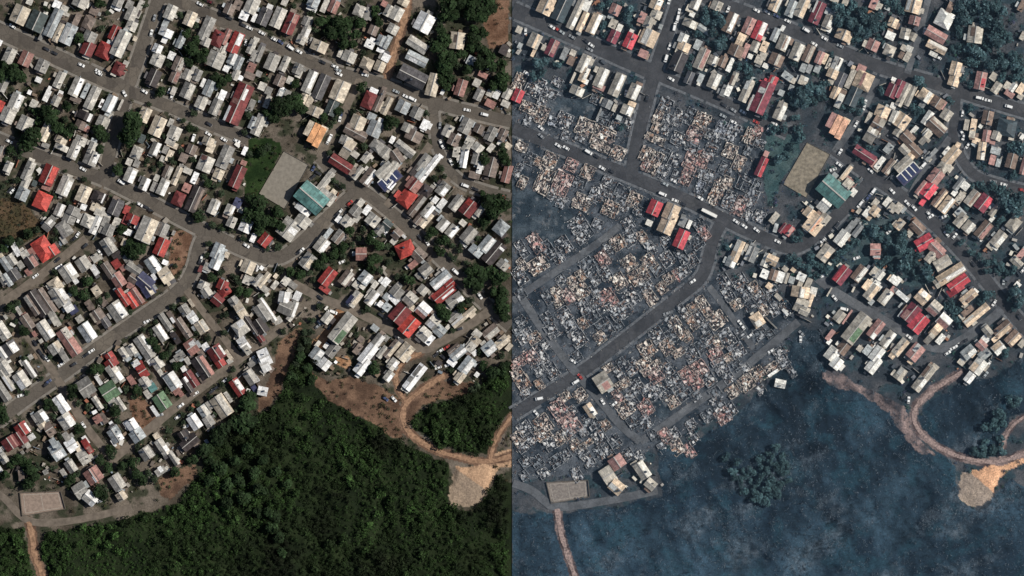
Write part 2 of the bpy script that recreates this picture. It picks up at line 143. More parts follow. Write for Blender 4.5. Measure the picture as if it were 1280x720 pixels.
#cars 540,75,w,20 15,385,w,-40 100,390,w,-50 640,50,w,20
"""
RIGHT = """@640 0 65
340,60,180,150,c *350,60,150,60,c 500,90,260,140,T 640,140,330,80,l *625,220,90,70,w 705,220,210,65,c 745,60,110,70,w 820,240,210,100,c *850,240,200,45,w 1030,100,110,105,p 1010,240,95,75,l 1075,280,75,55,w 1015,370,130,100,m 985,170,50,60,s 1180,410,160,110,r *1210,410,120,50,v 1195,315,40,45,w 225,410,150,120,l *240,420,150,30,c 215,530,85,35,c 400,480,170,100,m *415,470,130,45,p 320,480,60,50,l 525,540,130,60,g 610,530,60,60,l 590,610,90,70,n 715,640,190,100,l *755,660,140,45,w 850,700,60,60,l 910,175,45,50,s 70,300,70,60,l 80,460,60,45,s
#trees 1170,100,60 1150,190,60 920,260,50 960,30,50 880,60,50 250,640,70 330,610,60 1180,250,45 450,640,50 920,340,40 1080,30,50
#cars 400,270,w,-35 460,300,r,-35 495,320,w,-35 740,410,k,-40 790,450,w,-40 135,315,w,85 600,370,g,-30 775,495,w,-30
@800 0 66
160,40,120,120,c *190,30,60,60,w 160,145,90,110,l 20,180,110,70,p 85,230,120,95,l 85,380,170,170,c *100,330,60,160,w,-25 205,270,50,40,s 550,40,120,100,l *565,45,110,45,w 500,90,70,80,l 520,145,50,55,w 500,240,80,150,l *480,285,75,55,w 430,385,95,95,w 435,470,90,130,c 415,520,60,130,l 640,300,150,60,s,-35 765,60,100,110,l 900,230,210,110,n *925,210,190,45,w 1085,260,170,100,p 1190,310,190,110,r *1230,290,130,50,w 575,450,100,70,s 615,590,220,110,l *645,590,200,45,p 730,610,100,100,l *745,610,100,30,w 825,620,110,80,n 915,620,90,40,w 885,690,60,50,w 1000,410,80,150,c,-25 960,510,120,150,n 1050,510,150,55,p 1150,470,110,90,l *1165,480,100,25,w 1240,470,110,70,c 1100,565,50,50,w 1190,600,90,80,l 1255,660,50,60,w 380,620,200,150,k 30,540,80,90,p 1230,560,80,70,l 1000,370,80,80,n
#trees 650,200,70 780,220,80 720,330,60 790,460,70 620,340,50 660,110,50 750,150,60 500,560,50 490,660,50 1080,690,60 980,670,50 830,380,50 700,430,45 570,340,45
#cars 390,120,w,75 375,190,W,75 345,270,W,75 295,465,w,75 260,585,W,75 1165,105,w,-30 1270,120,w,-30 880,95,w,70 290,10,w,75
@960 0 66
70,40,160,100,c *110,40,150,25,w 230,90,170,90,s 335,80,200,105,l *365,90,180,45,c 490,130,230,110,m *440,50,130,20,w 620,125,70,110,s 600,220,140,100,l *610,240,70,50,w 600,290,60,70,w 755,355,110,165,c 1045,455,110,120,p 970,440,70,50,l 1210,510,110,110,lh 1245,230,95,95,c 1220,360,80,95,w 1100,70,80,70,l 1050,40,110,70,p 1190,85,40,60,s 70,350,140,70,s 150,430,160,110,l *190,430,140,30,w *150,430,110,40,n 285,520,180,110,l *310,530,170,45,w 400,540,180,90,n *425,540,180,30,l 515,580,130,75,p 565,590,110,45,c 610,640,120,50,l 680,650,160,90,w *700,625,20,70,k,-25 80,600,120,140,n *90,590,110,30,l 350,680,90,60,s 410,690,90,50,g 490,690,80,60,s 145,285,40,60,w,-30 845,690,70,40,c 770,25,60,60,l 660,5,40,90,l 930,690,80,90,p
#trees 690,90,70 780,140,60 700,210,70 820,240,80 900,300,80 960,180,80 1040,200,70 1000,320,70 1060,280,70 880,380,60 940,90,60 1120,150,60 1180,30,60 1250,40,60 850,60,60 1080,380,50 640,60,50 1130,420,45 1140,260,60 250,640,50 640,550,40
#cars 85,160,w,-30 195,210,w,-30 380,300,W,-30 565,385,w,-30 460,440,w,-30 720,460,w,-30 195,25,w,60
@1120 0 62
170,60,150,150,c,75 *120,50,110,35,w,75 190,110,60,110,l,75 180,210,90,110,p,75 85,340,110,100,l,75 *100,425,35,90,w,75 165,370,80,70,l 130,490,70,60,w,-25 75,480,60,60,l 55,555,70,60,n 110,570,100,60,l 480,195,170,170,w 395,350,220,110,p,-30 400,475,210,80,c,-27 *440,450,190,35,w,-27 370,545,85,45,w,-27 530,90,60,140,n,-27 785,350,170,150,l,82 *785,325,90,50,n,82 590,690,140,110,c,75 1255,60,120,60,n 1265,360,90,50,l
#trees 640,60,80 760,60,80 880,80,80 980,60,80 1060,110,70 660,180,70 720,210,60 900,220,80 1000,250,80 960,380,80 1010,450,70 920,470,60 780,500,80 720,470,70 860,560,70 1040,540,60 1160,560,70 1060,640,70 1180,650,70 1240,600,60 940,650,70 780,620,60 620,480,60 560,100,50 1130,380,60 560,500,50 720,600,60 620,330,60 600,250,50 60,120,50 30,60,50 1050,340,60 1250,690,60 860,400,50
#cars 285,310,w,80 420,575,w,-25
@640 90 66
720,30,150,80,c *740,20,120,35,w 650,190,90,140,l,66 *690,210,70,50,w 890,60,200,110,l *910,40,170,45,w 870,150,60,120,p 1050,130,240,110,l *1080,110,160,42,w 1215,200,160,110,l *1245,200,150,50,w 1150,385,100,120,l *1170,395,90,50,w 1200,320,50,80,c 1025,360,80,40,l 60,240,130,100,r 950,320,90,100,g 1070,460,50,60,s 740,100,50,45,w 610,60,120,25,l 870,420,130,20,g
#trees 220,40,60 300,30,60 1100,560,50
#cars 290,560,w,-40 290,640,w,-45 150,15,W,-30 1140,215,w,80
@800 90 66
740,90,160,110,l *765,85,130,48,w 605,65,90,55,s 585,120,35,35,w 885,180,130,60,w 840,190,120,60,g 935,70,140,60,l *880,90,100,45,n 1065,190,240,90,l *1085,110,110,50,w 1220,260,330,150,m *1240,200,60,80,w 1105,310,170,30,w 1245,140,110,60,r 490,60,130,80,d
#trees 1080,40,60 1160,120,50 1250,420,60
#cars 310,70,w,-30 70,265,k,75 630,335,w,-35 840,330,k,-30 930,380,g,-35 930,500,w,-30 1160,500,r,-30 830,440,s,-30 1030,400,w,-30
@960 90 66
20,150,230,90,r *20,120,150,18,w 190,45,110,70,s,-35 245,85,60,60,l 350,90,90,90,l *385,60,40,40,w 640,20,90,110,c 630,90,70,70,l 725,80,150,90,d 820,70,200,55,l 950,90,180,180,c *950,80,140,30,p 670,210,130,80,c 710,290,60,150,w,-25 745,220,80,60,n 850,250,200,120,T 120,390,190,100,l *145,410,140,50,w 230,160,60,50,s !orange_civic 680,530 1140,400,120,140,c 1090,530,120,190,n,-30 *1170,530,60,80,l,-30 1005,460,120,45,l 1030,620,110,190,l,-30 *1040,600,40,170,w,-30 1235,190,140,110,m 1250,340,60,60,w 1260,450,130,80,w 130,210,60,60,s 1255,75,40,50,w
#trees 330,220,80 400,170,70 500,190,80 560,130,60 270,300,70 360,310,70 460,280,60 540,270,60 240,230,50 830,360,50 900,400,45 120,660,90 220,620,80 300,560,60 60,560,60 250,680,70 330,660,60 170,560,60 270,450,50 730,360,45 940,300,50 890,680,50 1140,190,50
#cars 970,310,w,75 960,350,w,75 880,520,w,60 30,545,w,-10 10,560,w,60 60,520,w,-20
@1120 90 56
70,230,250,70,l,63 140,240,220,60,l,66 20,170,180,90,m,66 290,240,120,140,c *320,210,50,130,w,-38 265,320,80,60,g 410,310,110,130,n 465,330,90,50,p 500,430,110,110,l 310,460,150,70,w 400,550,200,130,n,-42 *440,510,180,40,l,-42 310,610,60,110,w,-42 290,660,60,160,l,-42 180,580,45,90,w,-42 50,490,150,150,c 20,600,100,90,l 110,660,130,120,n,-45 580,70,150,110,c,72 840,90,180,110,p,78 *850,110,90,50,r,78 975,50,80,75,l 1000,160,120,80,l 1110,140,80,70,l 1165,155,95,60,w 1130,220,60,100,p 1245,170,110,70,c 1240,245,60,60,l 910,460,140,110,n,78 700,530,110,50,l,80 770,530,120,60,c,80 760,600,120,60,l,80 900,640,120,80,p,80 840,545,40,40,w 1000,640,90,100,l,70 1150,650,70,55,l,80 1260,650,60,40,w 1100,560,170,190,T,78 800,690,60,80,c,70 960,695,60,60,p,75
#trees 220,90,70 170,370,60 240,400,50 540,290,50 680,60,60 730,120,50 1060,60,60 1180,50,60 1250,70,50 730,360,50 1040,520,50 200,130,50 260,150,45
#cars 835,260,W,-15 920,285,w,-15 1125,345,W,-15 665,415,w,85 660,610,w,-60 675,650,w,70 660,20,w,70 15,75,w,-10
@960 180 52
!teal 650,470 655,330,60,90,s,-40 780,290,170,50,l *800,270,170,30,c 770,430,90,180,l,-40 790,350,70,65,p,-40 845,400,70,70,p,-40 850,485,80,60,w 570,600,110,170,w,-40 *570,600,60,170,w,-42 960,110,240,100,m,-33 1060,190,100,60,p 1115,190,140,55,w 1210,230,170,80,n *1235,240,150,30,l 1200,45,100,75,s 1190,580,100,60,w 1070,590,80,60,l 1060,670,100,90,c 990,680,110,60,w 410,690,100,110,c 1240,640,90,80,l 905,670,60,40,l
#trees 40,60,80 100,150,80 60,250,80 140,60,70 200,120,60 30,350,70 80,420,60 240,30,60 150,220,60 1010,50,50 900,140,40 870,380,50 20,150,60
#cars 720,80,w,60 710,205,w,-40 650,255,w,20 1050,475,W,50 1000,535,w,50 930,590,w,50 915,610,w,50 1025,265,w,-40 1240,470,w,-45
@1120 180 52
100,180,190,80,c 550,120,200,110,c,50 510,80,100,70,w,50 600,40,120,50,c,62 470,230,130,110,l,50 390,330,150,130,p 320,460,160,130,v 270,570,50,100,v,-35 250,440,160,60,p 430,540,210,70,n *450,560,190,25,c 500,610,180,100,c *525,610,170,35,w 625,400,150,60,g 685,420,80,80,w 580,490,60,50,w 635,540,110,70,l 755,540,170,95,l *760,540,150,30,n 870,590,170,130,m *910,545,70,100,v,-35 990,650,180,60,l 850,70,180,80,c,82 *855,125,70,60,w 1020,190,80,50,s,75 990,70,70,100,s,75 960,160,100,60,p,75 1150,170,150,110,n,75 1270,230,160,60,p,75 20,640,100,80,l 80,60,110,80,l,-45 180,60,160,100,n,-45 !solar 100,240 15,190,50,60,w 350,110,160,40,g,48 640,690,80,100,s,45 780,5,40,60,s
#trees 1130,50,60 1230,60,70 1200,20,60 1060,570,80 1150,600,90 1230,560,80 1200,660,80 1050,470,60 960,440,60 1120,500,60 1090,660,60 1180,310,50 700,620,50 840,400,50 880,440,50 760,420,40
#cars 270,215,W,48 300,160,w,48 110,590,w,-45 180,640,w,-45 330,700,w,-45 970,375,w,-12 1075,405,w,-12 1260,460,r,-15 715,15,w,60
@960 270 52
60,20,120,60,l 205,145,110,80,r *210,150,100,50,p 145,125,110,50,m 75,120,90,40,s,75 735,220,160,110,w 820,110,130,60,g 890,150,140,60,g 870,70,110,50,g 570,370,170,120,l *590,390,60,80,c 1070,335,105,120,p,0 735,590,190,120,m *725,580,190,50,r,55 910,575,170,105,n *940,580,160,45,w 1060,560,100,70,l 1110,590,100,90,w 1070,690,100,70,w 990,690,110,70,c 460,80,200,170,c *470,90,160,30,o,50 410,90,150,60,w 560,30,110,100,l 990,5,50,90,c 35,440,120,100,c,-25 120,610,110,70,w,72 50,590,110,80,n,72 175,620,110,50,l,72 235,640,70,60,s,72 330,610,90,80,w,-25 320,680,50,80,l,-25 400,675,60,110,l,-25 170,530,50,60,l 250,540,40,50,c 1260,640,80,90,w 1230,620,80,60,c 10,700,60,60,c 1270,80,70,50,l,45
#trees 280,240,60 320,170,45 230,420,60 300,470,60 380,500,60 450,480,60 520,520,50 560,570,50 720,360,60 790,330,60 830,260,50 990,100,60 1050,150,70 1120,220,60 1200,250,70 960,180,60 1180,330,60 1110,470,60 1180,420,60 1230,400,50 1230,530,60 420,400,50 600,520,50 660,430,50 880,260,50 1250,330,60 490,590,50 400,580,50 1200,120,60
#cars 95,255,w,-30 690,90,w,50 550,245,w,45 620,180,k,45 885,420,w,15 1210,155,w,45 555,595,W,25
@1120 270 50
30,85,110,80,c *50,90,90,40,l 280,265,180,130,v,30 210,110,150,110,n,-45 130,180,60,60,l 400,330,170,120,p,-45 340,410,120,80,l 460,470,170,110,l,30 *520,450,60,90,l,-45 545,580,300,110,c,32 *590,570,220,45,w,32 620,670,220,110,r,35 430,660,110,90,l,35 640,40,150,90,l *660,40,140,35,l 720,110,120,100,l *740,110,110,45,w 870,140,190,110,n *890,160,160,45,p 1170,80,140,120,lh 1020,230,170,110,l *1045,250,80,70,w 950,290,90,80,l *985,320,60,30,w,-45 1200,460,130,80,l,-45 1250,380,110,60,p,50 1195,310,70,35,s,-50 955,30,60,40,w 10,650,90,60,w 1210,690,60,60,w 40,640,30,80,l
#trees 60,230,80 30,330,70 100,430,70 180,480,60 290,540,70 60,520,70 320,620,60 220,600,60 140,350,50 655,270,45 890,450,60 960,470,60 1040,510,60 1180,540,60 1120,560,50 700,20,40 820,400,40 1040,40,50 220,390,50 750,370,50 520,130,50 1000,560,50 910,540,50 150,550,50
#cars 505,180,w,-50 585,200,w,50 345,5,w,30 770,480,k,-50 1075,655,w,80 485,5,w,20 830,230,w,-40 1270,540,w,45
@960 360 52
320,40,110,180,c,80 *335,60,90,40,w,80 450,35,70,90,w,-15 330,170,130,150,l,-25 410,120,130,70,c,70 360,230,100,90,l,-25 100,90,80,45,l,-45 710,285,120,95,l 880,400,330,150,l *870,470,150,100,G 1075,410,200,100,p *1040,490,60,50,w 640,660,140,130,w *720,690,110,90,w 755,590,150,110,n 705,560,50,60,w 1195,510,180,90,l *1225,520,170,40,w 1140,600,50,110,l,-38 1085,660,160,110,w 1265,640,150,60,c 1030,40,170,100,l *1060,30,140,45,c 1170,90,160,95,l *1190,90,140,45,w 1030,140,60,50,s 990,620,100,70,s 915,605,60,60,l 620,470,120,50,p 610,535,60,40,w 1250,20,70,60,p 850,15,60,20,l,65 610,40,100,15,l,60 790,290,170,20,p,55 170,240,80,30,w,-50 30,350,160,14,l,-45
#trees 
#cars 325,510,w,85 335,455,w,-50 760,210,W,-15 665,100,w,-50 30,630,w,30 625,345,w,-40
@1120 360 50
260,90,130,130,c,-42 *280,60,60,130,w,-42 380,200,120,140,l,-42 *370,250,110,40,p,-42 145,250,190,140,m *110,280,100,60,p 220,350,190,150,v *290,340,150,60,r 475,330,130,130,w,-42 *470,350,120,70,p,-42 395,420,80,150,c,-42 340,490,60,160,l,-42 440,510,110,60,w,50 60,80,150,50,w,-40 590,15,80,180,r,-55 720,90,180,90,c,40 *720,100,90,50,n,40 785,40,60,60,w 690,180,60,60,l 510,40,90,50,l,-50 800,270,300,80,c,40 *720,310,120,24,w,40 710,230,130,60,n,40 1060,410,200,100,n,40 *1080,440,150,45,c,40 910,430,110,80,l,-50 1020,480,160,50,c,40 890,510,80,60,w,-45 1165,500,160,110,n,45 *1190,520,130,45,c,45 1020,600,120,110,w,40 *1000,580,60,100,c,-48 850,570,100,90,p,-45 720,640,140,110,s,40 *770,610,90,60,w,40 690,680,90,80,l,-45 880,660,120,90,s,40 40,590,190,90,l *60,600,180,40,c 190,640,170,130,p *210,580,40,90,w,-35 50,250,100,30,s,55 40,170,60,20,s 1255,555,80,60,l 760,665,60,45,c
#trees 560,160,60 600,240,60 540,210,50 610,330,50 880,80,60 500,180,45 1170,40,70 1230,120,70 1190,180,60 1200,20,60 650,390,40 570,280,50 1140,100,50 1100,650,60 950,70,50 830,140,45
#cars 1230,290,w,-60 130,490,w,-40 515,650,w,30 570,600,w,30 610,575,w,30 645,560,k,30 690,530,k,30 980,150,w,60
@800 180 66
1210,230,200,80,r *1180,220,200,30,m 1260,100,60,50,p 145,640,150,130,r 310,680,160,150,c 
#cars 225,500,W,-25 350,565,w,-25 250,400,w,-25 430,600,k,-30 690,690,B,-30 600,540,w,-30 340,370,w,-30
@640 180 66
#cars 765,80,W,-35 460,15,w,-35 540,40,w,-35 840,120,k,-35 900,240,w,-30 990,270,w,-30
@800 270 66
275,70,220,150,c *310,50,180,70,c 490,85,90,40,w 410,230,190,120,r *445,230,170,55,v 90,70,60,65,w 425,60,100,70,g 970,350,220,90,c *960,240,60,120,w,-25 910,460,110,100,s *950,470,100,70,w 1070,320,80,50,l 1255,440,140,70,w 1245,580,90,80,w 1115,380,160,110,g *990,420,150,30,w,75
#trees 870,320,35 
#cars 960,55,w,-35 1040,100,w,-35 1165,140,w,-35 525,655,w,35
@640 450 33
910,220,150,190,l *940,250,70,180,p,33 780,500,140,90,c,-56 *810,530,90,50,w,-56
#cars 635,220,W,35 680,165,r,-50 270,385,W,10 905,415,w,-55 1020,440,w,40 740,630,w,80 240,530,w,-50 610,10,w,-30
@800 360 33
1170,320,120,140,c *1180,350,60,130,w 
#cars 1000,350,w,-50 1025,385,w,-50 265,255,w,20 1100,475,w,40 1095,10,w,-50
@960 450 52
120,235,110,85,w,-12 50,130,120,30,w,33 680,30,120,110,w 1050,50,170,110,w 
#trees 
#cars 
@1120 450 52
40,140,130,90,l *80,60,80,60,w 275,180,300,100,l *280,100,120,36,n *250,220,90,60,w 650,20,60,70,l 820,60,160,130,w *790,80,90,60,c 730,175,110,85,w 145,10,60,60,c
#trees 1130,390,50 1180,460,50 1040,560,60 960,620,60 1060,640,50 900,680,60 990,680,50 1200,400,50 1000,520,50
#cars 895,145,s,50 125,400,w,80 70,370,w,40 925,40,w,60
@640 540 33
1050,300,130,150,p,-56 960,430,130,170,l 1045,545,140,130,c,-40 *1020,530,80,50,w,-40 1300,380,180,120,l,-56 *1335,360,170,60,w,-56 1385,520,110,100,l,-40
#trees
#cars
"""
RUINS = """@640 90 66
70,100,180,110,b 230,150,200,170,g 170,360,110,170,b 300,430,170,110,b 400,490,90,70,s 520,490,170,150,g 730,550,170,170,b 690,660,80,110,g 910,650,200,210,b 450,100,90,100,g 380,210,90,150,g 860,270,120,140,d 930,450,160,130,d
@800 90 66
260,330,130,130,g 390,420,100,90,g 490,440,170,80,d 370,500,90,100,g 270,570,120,80,g 620,490,160,150,b 150,670,100,240,b 390,670,130,150,g 540,630,150,150,p 810,560,150,110,s 920,600,180,130,g 780,660,100,110,g 1100,640,160,110,b 1180,590,130,110,p
@640 180 66
380,160,150,140,b 320,370,260,150,b 590,210,150,150,p 500,400,230,160,p 760,280,170,150,b 680,390,120,120,d 700,580,150,170,b 850,500,140,140,g 940,400,150,100,g 1090,500,180,140,d 1220,560,150,130,b 980,650,150,150,b 180,150,130,100,d 60,260,140,70,g 1060,90,150,160,b 880,30,80,180,b
@800 180 66
60,100,180,140,b 150,190,220,110,b 60,220,130,110,p 230,270,160,110,g 520,160,190,150,p 630,160,160,110,p 700,80,150,120,g 470,320,180,110,p 600,430,130,80,s 660,420,190,20,g 770,480,300,130,b 900,70,140,130,b 990,190,150,110,b 890,560,180,110,g 1000,620,190,110,p 1110,540,180,130,g 1080,60,120,70,d 860,250,130,130,d 1050,390,160,150,d 520,30,110,130,d
@640 270 -56
240,270,200,120,p 260,490,150,190,b 360,340,190,120,d 520,290,160,130,g 100,330,180,90,g 80,600,180,120,g 760,500,210,170,d 690,590,110,90,b 660,80,150,180,g 1160,80,150,130,g 1060,270,150,140,b 910,430,150,110,p 1170,470,140,140,b 1180,230,140,140,g 620,650,120,150,b 930,570,140,110,g 1070,650,150,130,b 1230,620,140,110,b
@800 270 -56
90,460,150,130,b 270,430,150,130,g 420,400,180,100,d 520,440,130,110,g 430,550,120,130,g 290,620,100,110,b 30,580,140,100,b 170,540,130,100,d 370,590,120,60,p 850,660,150,110,g 990,650,120,150,g 600,90,150,130,d 570,260,170,150,d 60,690,110,130,g 640,170,170,110,p
@640 360 -56
90,60,130,120,d 200,690,150,120,p 350,300,150,130,d 400,430,180,140,g 130,480,130,160,g 220,500,130,160,b 580,380,170,130,g 660,500,170,150,g 520,270,150,140,g 560,80,150,110,p 690,30,150,150,b 800,280,150,140,d 930,390,180,140,d 960,100,180,150,p 870,170,180,130,g 1030,220,180,130,g 1130,210,160,140,g 1190,90,170,140,g 720,190,150,110,g 270,660,170,130,g 330,570,120,110,g 90,330,130,120,d 60,430,110,110,d
@800 360 -56
100,90,170,110,b 390,400,230,100,b 470,480,110,90,b 430,240,200,90,g 510,330,190,80,b 580,290,180,70,g 640,180,220,100,b 770,320,150,170,b 170,470,150,130,g 70,610,160,150,b 270,590,150,130,b 380,650,80,110,b 510,660,150,140,g 770,550,150,70,b 690,500,120,130,g 870,500,180,130,g 970,620,150,140,g 760,670,150,140,p 880,60,150,100,g 1080,150,150,120,d 1200,100,140,120,g 620,580,130,120,d 1200,450,120,120,d 1000,450,130,110,d
@640 450 -56
90,200,220,130,b 270,90,130,120,g 400,110,150,120,g 130,330,120,130,g 680,350,150,150,b 470,500,200,150,p 590,640,190,160,p 310,640,170,160,b 130,680,130,150,g 960,80,80,110,b 1070,130,150,70,g 1110,240,90,150,b 1060,360,130,80,p 1130,490,150,150,b 1200,400,150,110,g 1210,620,150,130,d 800,620,150,110,d 740,590,90,80,g 1200,70,150,140,g 1250,250,120,110,g 1190,320,120,110,g 60,30,100,150,p 330,20,100,100,g
@800 450 -56
60,60,170,150,b 150,150,150,140,p 260,100,150,120,g 350,220,160,140,g 100,330,170,150,g 230,300,150,140,g 420,320,170,150,d 470,150,150,140,p 600,80,150,130,p 690,190,150,130,g 560,220,150,120,p 800,60,160,130,g 880,170,150,130,g 750,320,120,140,d 60,480,150,130,p 330,420,120,120,b 930,310,150,160,b 1060,230,170,150,b 1180,140,160,130,b 780,440,150,120,g 830,560,150,140,p 900,500,130,120,g 680,560,120,120,d 980,60,120,110,d 1060,90,120,110,g 1210,300,90,90,g 560,360,130,120,d
@960 360 -56
60,120,120,110,d 180,210,140,120,g 130,650,150,170,g 30,20,110,120,g 20,460,90,100,d
@960 450 -56
40,90,110,140,b 150,20,110,120,g 230,110,140,60,g
@640 540 -56
60,60,130,120,b 110,140,120,120,g 220,40,120,150,g 310,20,110,150,b 480,60,130,120,b 560,20,110,110,g 380,120,130,110,g 740,120,60,150,b 760,280,130,110,g 880,60,150,130,g 700,190,110,110,g 250,290,110,110,d 440,290,120,120,d 130,300,110,90,d
@800 540 -56
250,30,160,130,p 370,150,150,130,b 490,190,150,100,p 130,30,120,100,d 240,150,110,110,g 530,60,130,110,g 340,20,120,110,g
"""

# ------------------------------------------------------------------ helpers
def W(px, py, z=0.0):
    return ((px - PW / 2) * S, (PH / 2 - py) * S, z)

def obj(name, data, parent=None, loc=None, rz=0.0, scale=None):
    o = bpy.data.objects.new(name, data)
    COL.objects.link(o)
    if parent is not None: o.parent = parent
    if loc is not None: o.location = loc
    if rz: o.rotation_euler = (0, 0, rz)
    if scale is not None: o.scale = scale
    return o

def tag(o, label=None, cat=None, group=None, kind=None):
    if label: o["label"] = label
    if cat: o["category"] = cat
    if group: o["group"] = group
    if kind: o["kind"] = kind
    return o

def mesh(name, V, F, mats=(), smooth=False, col=None, fmat=None):
    """V (n,3); F list of tuples or (m,4)/(m,3) array; col per-vertex rgb."""
    me = bpy.data.meshes.new(name)
    if isinstance(F, np.ndarray):
        n, k = F.shape
        me.vertices.add(len(V)); me.vertices.foreach_set("co", np.asarray(V, np.float32).ravel())
        me.loops.add(n * k); me.loops.foreach_set("vertex_index", F.astype(np.int32).ravel())
        me.polygons.add(n); me.polygons.foreach_set("loop_start", np.arange(0, n * k, k, dtype=np.int32))
        me.polygons.foreach_set("loop_total", np.full(n, k, np.int32))
        me.update(calc_edges=True)
    else:
        me.from_pydata([tuple(v) for v in V], [], F)
    for m in mats: me.materials.append(m)
    if fmat is not None: me.polygons.foreach_set("material_index", np.asarray(fmat, np.int32))
    if col is not None:
        a = me.color_attributes.new("Col", 'FLOAT_COLOR', 'POINT')
        c = np.ones((len(V), 4), np.float32); c[:, :3] = col
        a.data.foreach_set("color", c.ravel())
    if smooth: me.polygons.foreach_set("use_smooth", np.ones(len(me.polygons), bool))
    me.update()
    return me

BOXF = [(0, 3, 2, 1), (4, 5, 6, 7), (0, 1, 5, 4), (1, 2, 6, 5), (2, 3, 7, 6), (3, 0, 4, 7)]
def boxv(x0, x1, y0, y1, z0, z1):
    return [(x0, y0, z0), (x1, y0, z0), (x1, y1, z0), (x0, y1, z0), (x0, y0, z1), (x1, y0, z1), (x1, y1, z1), (x0, y1, z1)]

def boxes(lst):
    V, F = [], []
    for b in lst:
        k = len(V); V += boxv(*b); F += [tuple(i + k for i in f) for f in BOXF]
    return V, F

# value noise on the plan
class VN:
    def __init__(s, seed): s.g = np.random.default_rng(seed).random((128, 128))
    def __call__(s, x, y, cell):
        x = np.asarray(x, float) / cell; y = np.asarray(y, float) / cell
        xi = np.floor(x).astype(int); yi = np.floor(y).astype(int)
        fx = x - xi; fy = y - yi; fx = fx * fx * (3 - 2 * fx); fy = fy * fy * (3 - 2 * fy)
        g = s.g; a = g[yi % 128, xi % 128]; b = g[yi % 128, (xi + 1) % 128]; c = g[(yi + 1) % 128, xi % 128]; d = g[(yi + 1) % 128, (xi + 1) % 128]
        return (a * (1 - fx) + b * fx) * (1 - fy) + (c * (1 - fx) + d * fx) * fy
    def fbm(s, x, y, cell, n=4):
        t = 0; amp = 1; tot = 0
        for i in range(n):
            t = t + amp * s(x + 37 * i, y + 91 * i, cell / 2 ** i); tot += amp; amp *= .55
        return t / tot
N1, N2, N3, N4 = VN(1), VN(2), VN(3), VN(4)

def inpoly(px, py, poly):
    px = np.asarray(px, float); py = np.asarray(py, float)
    r = np.zeros(px.shape, bool); n = len(poly); j = n - 1
    for i in range(n):
        xi, yi = poly[i]; xj, yj = poly[j]
        if yi != yj:
            c = ((yi > py) != (yj > py)) & (px < (xj - xi) * (py - yi) / (yj - yi) + xi)
            r ^= c
        j = i
    return r

def dist_poly(px, py, pts):
    px = np.asarray(px, float); py = np.asarray(py, float)
    d = np.full(px.shape, 1e9)
    for (x0, y0), (x1, y1) in zip(pts[:-1], pts[1:]):
        dx, dy = x1 - x0, y1 - y0
        t = np.clip(((px - x0) * dx + (py - y0) * dy) / (dx * dx + dy * dy), 0, 1)
        d = np.minimum(d, np.hypot(px - x0 - t * dx, py - y0 - t * dy))
    return d

# ------------------------------------------------------------------ materials
def nodes(name):
    m = bpy.data.materials.new(name); m.use_nodes = True
    t = m.node_tree; b = t.nodes["Principled BSDF"]
    return m, t, b
def N(t, typ, **kw):
    n = t.nodes.new(typ)
    for k, v in kw.items(): setattr(n, k, v)
    return n
def mixc(t, fac, a, b, mode='MIX'):
    n = N(t, "ShaderNodeMix", data_type='RGBA', blend_type=mode)
    for i, v in ((0, fac), (6, a), (7, b)):
        if hasattr(v, "links"): t.links.new(v, n.inputs[i])
        elif i == 0: n.inputs[0].default_value = v
        else: n.inputs[i].default_value = (*v, 1)
    return n.outputs[2]
def noise(t, vec, scale, detail=4, rough=.6):
    n = N(t, "ShaderNodeTexNoise"); n.inputs["Scale"].default_value = scale; n.inputs["Detail"].default_value = detail; n.inputs["Roughness"].default_value = rough
    if vec is not None: t.links.new(vec, n.inputs["Vector"])
    return n.outputs["Fac"]
def ramp(t, fac, stops):
    n = N(t, "ShaderNodeValToRGB"); e = n.color_ramp.elements
    while len(e) < len(stops): e.new(.5)
    for k, (p, c) in zip(e, stops): k.position = p; k.color = (*c, 1) if len(c) == 3 else c
    t.links.new(fac, n.inputs[0]); return n.outputs[0]
def bump(t, b, h, strength, dist):
    n = N(t, "ShaderNodeBump"); n.inputs["Strength"].default_value = strength; n.inputs["Distance"].default_value = dist
    t.links.new(h, n.inputs["Height"]); t.links.new(n.outputs[0], b.inputs["Normal"])

def mat_plain(name, c, rough=.85, var=.25, scale=1.5, spec=.2, metal=0.):
    m, t, b = nodes(name)
    g = N(t, "ShaderNodeNewGeometry")
    f = noise(t, g.outputs["Position"], scale)
    lo = tuple(x * (1 - var) for x in c); hi = tuple(min(1, x * (1 + var)) for x in c)
    t.links.new(ramp(t, f, [(.3, lo), (.7, hi)]), b.inputs["Base Color"])
    b.inputs["Roughness"].default_value = rough; b.inputs["Specular IOR Level"].default_value = spec; b.inputs["Metallic"].default_value = metal
    return m

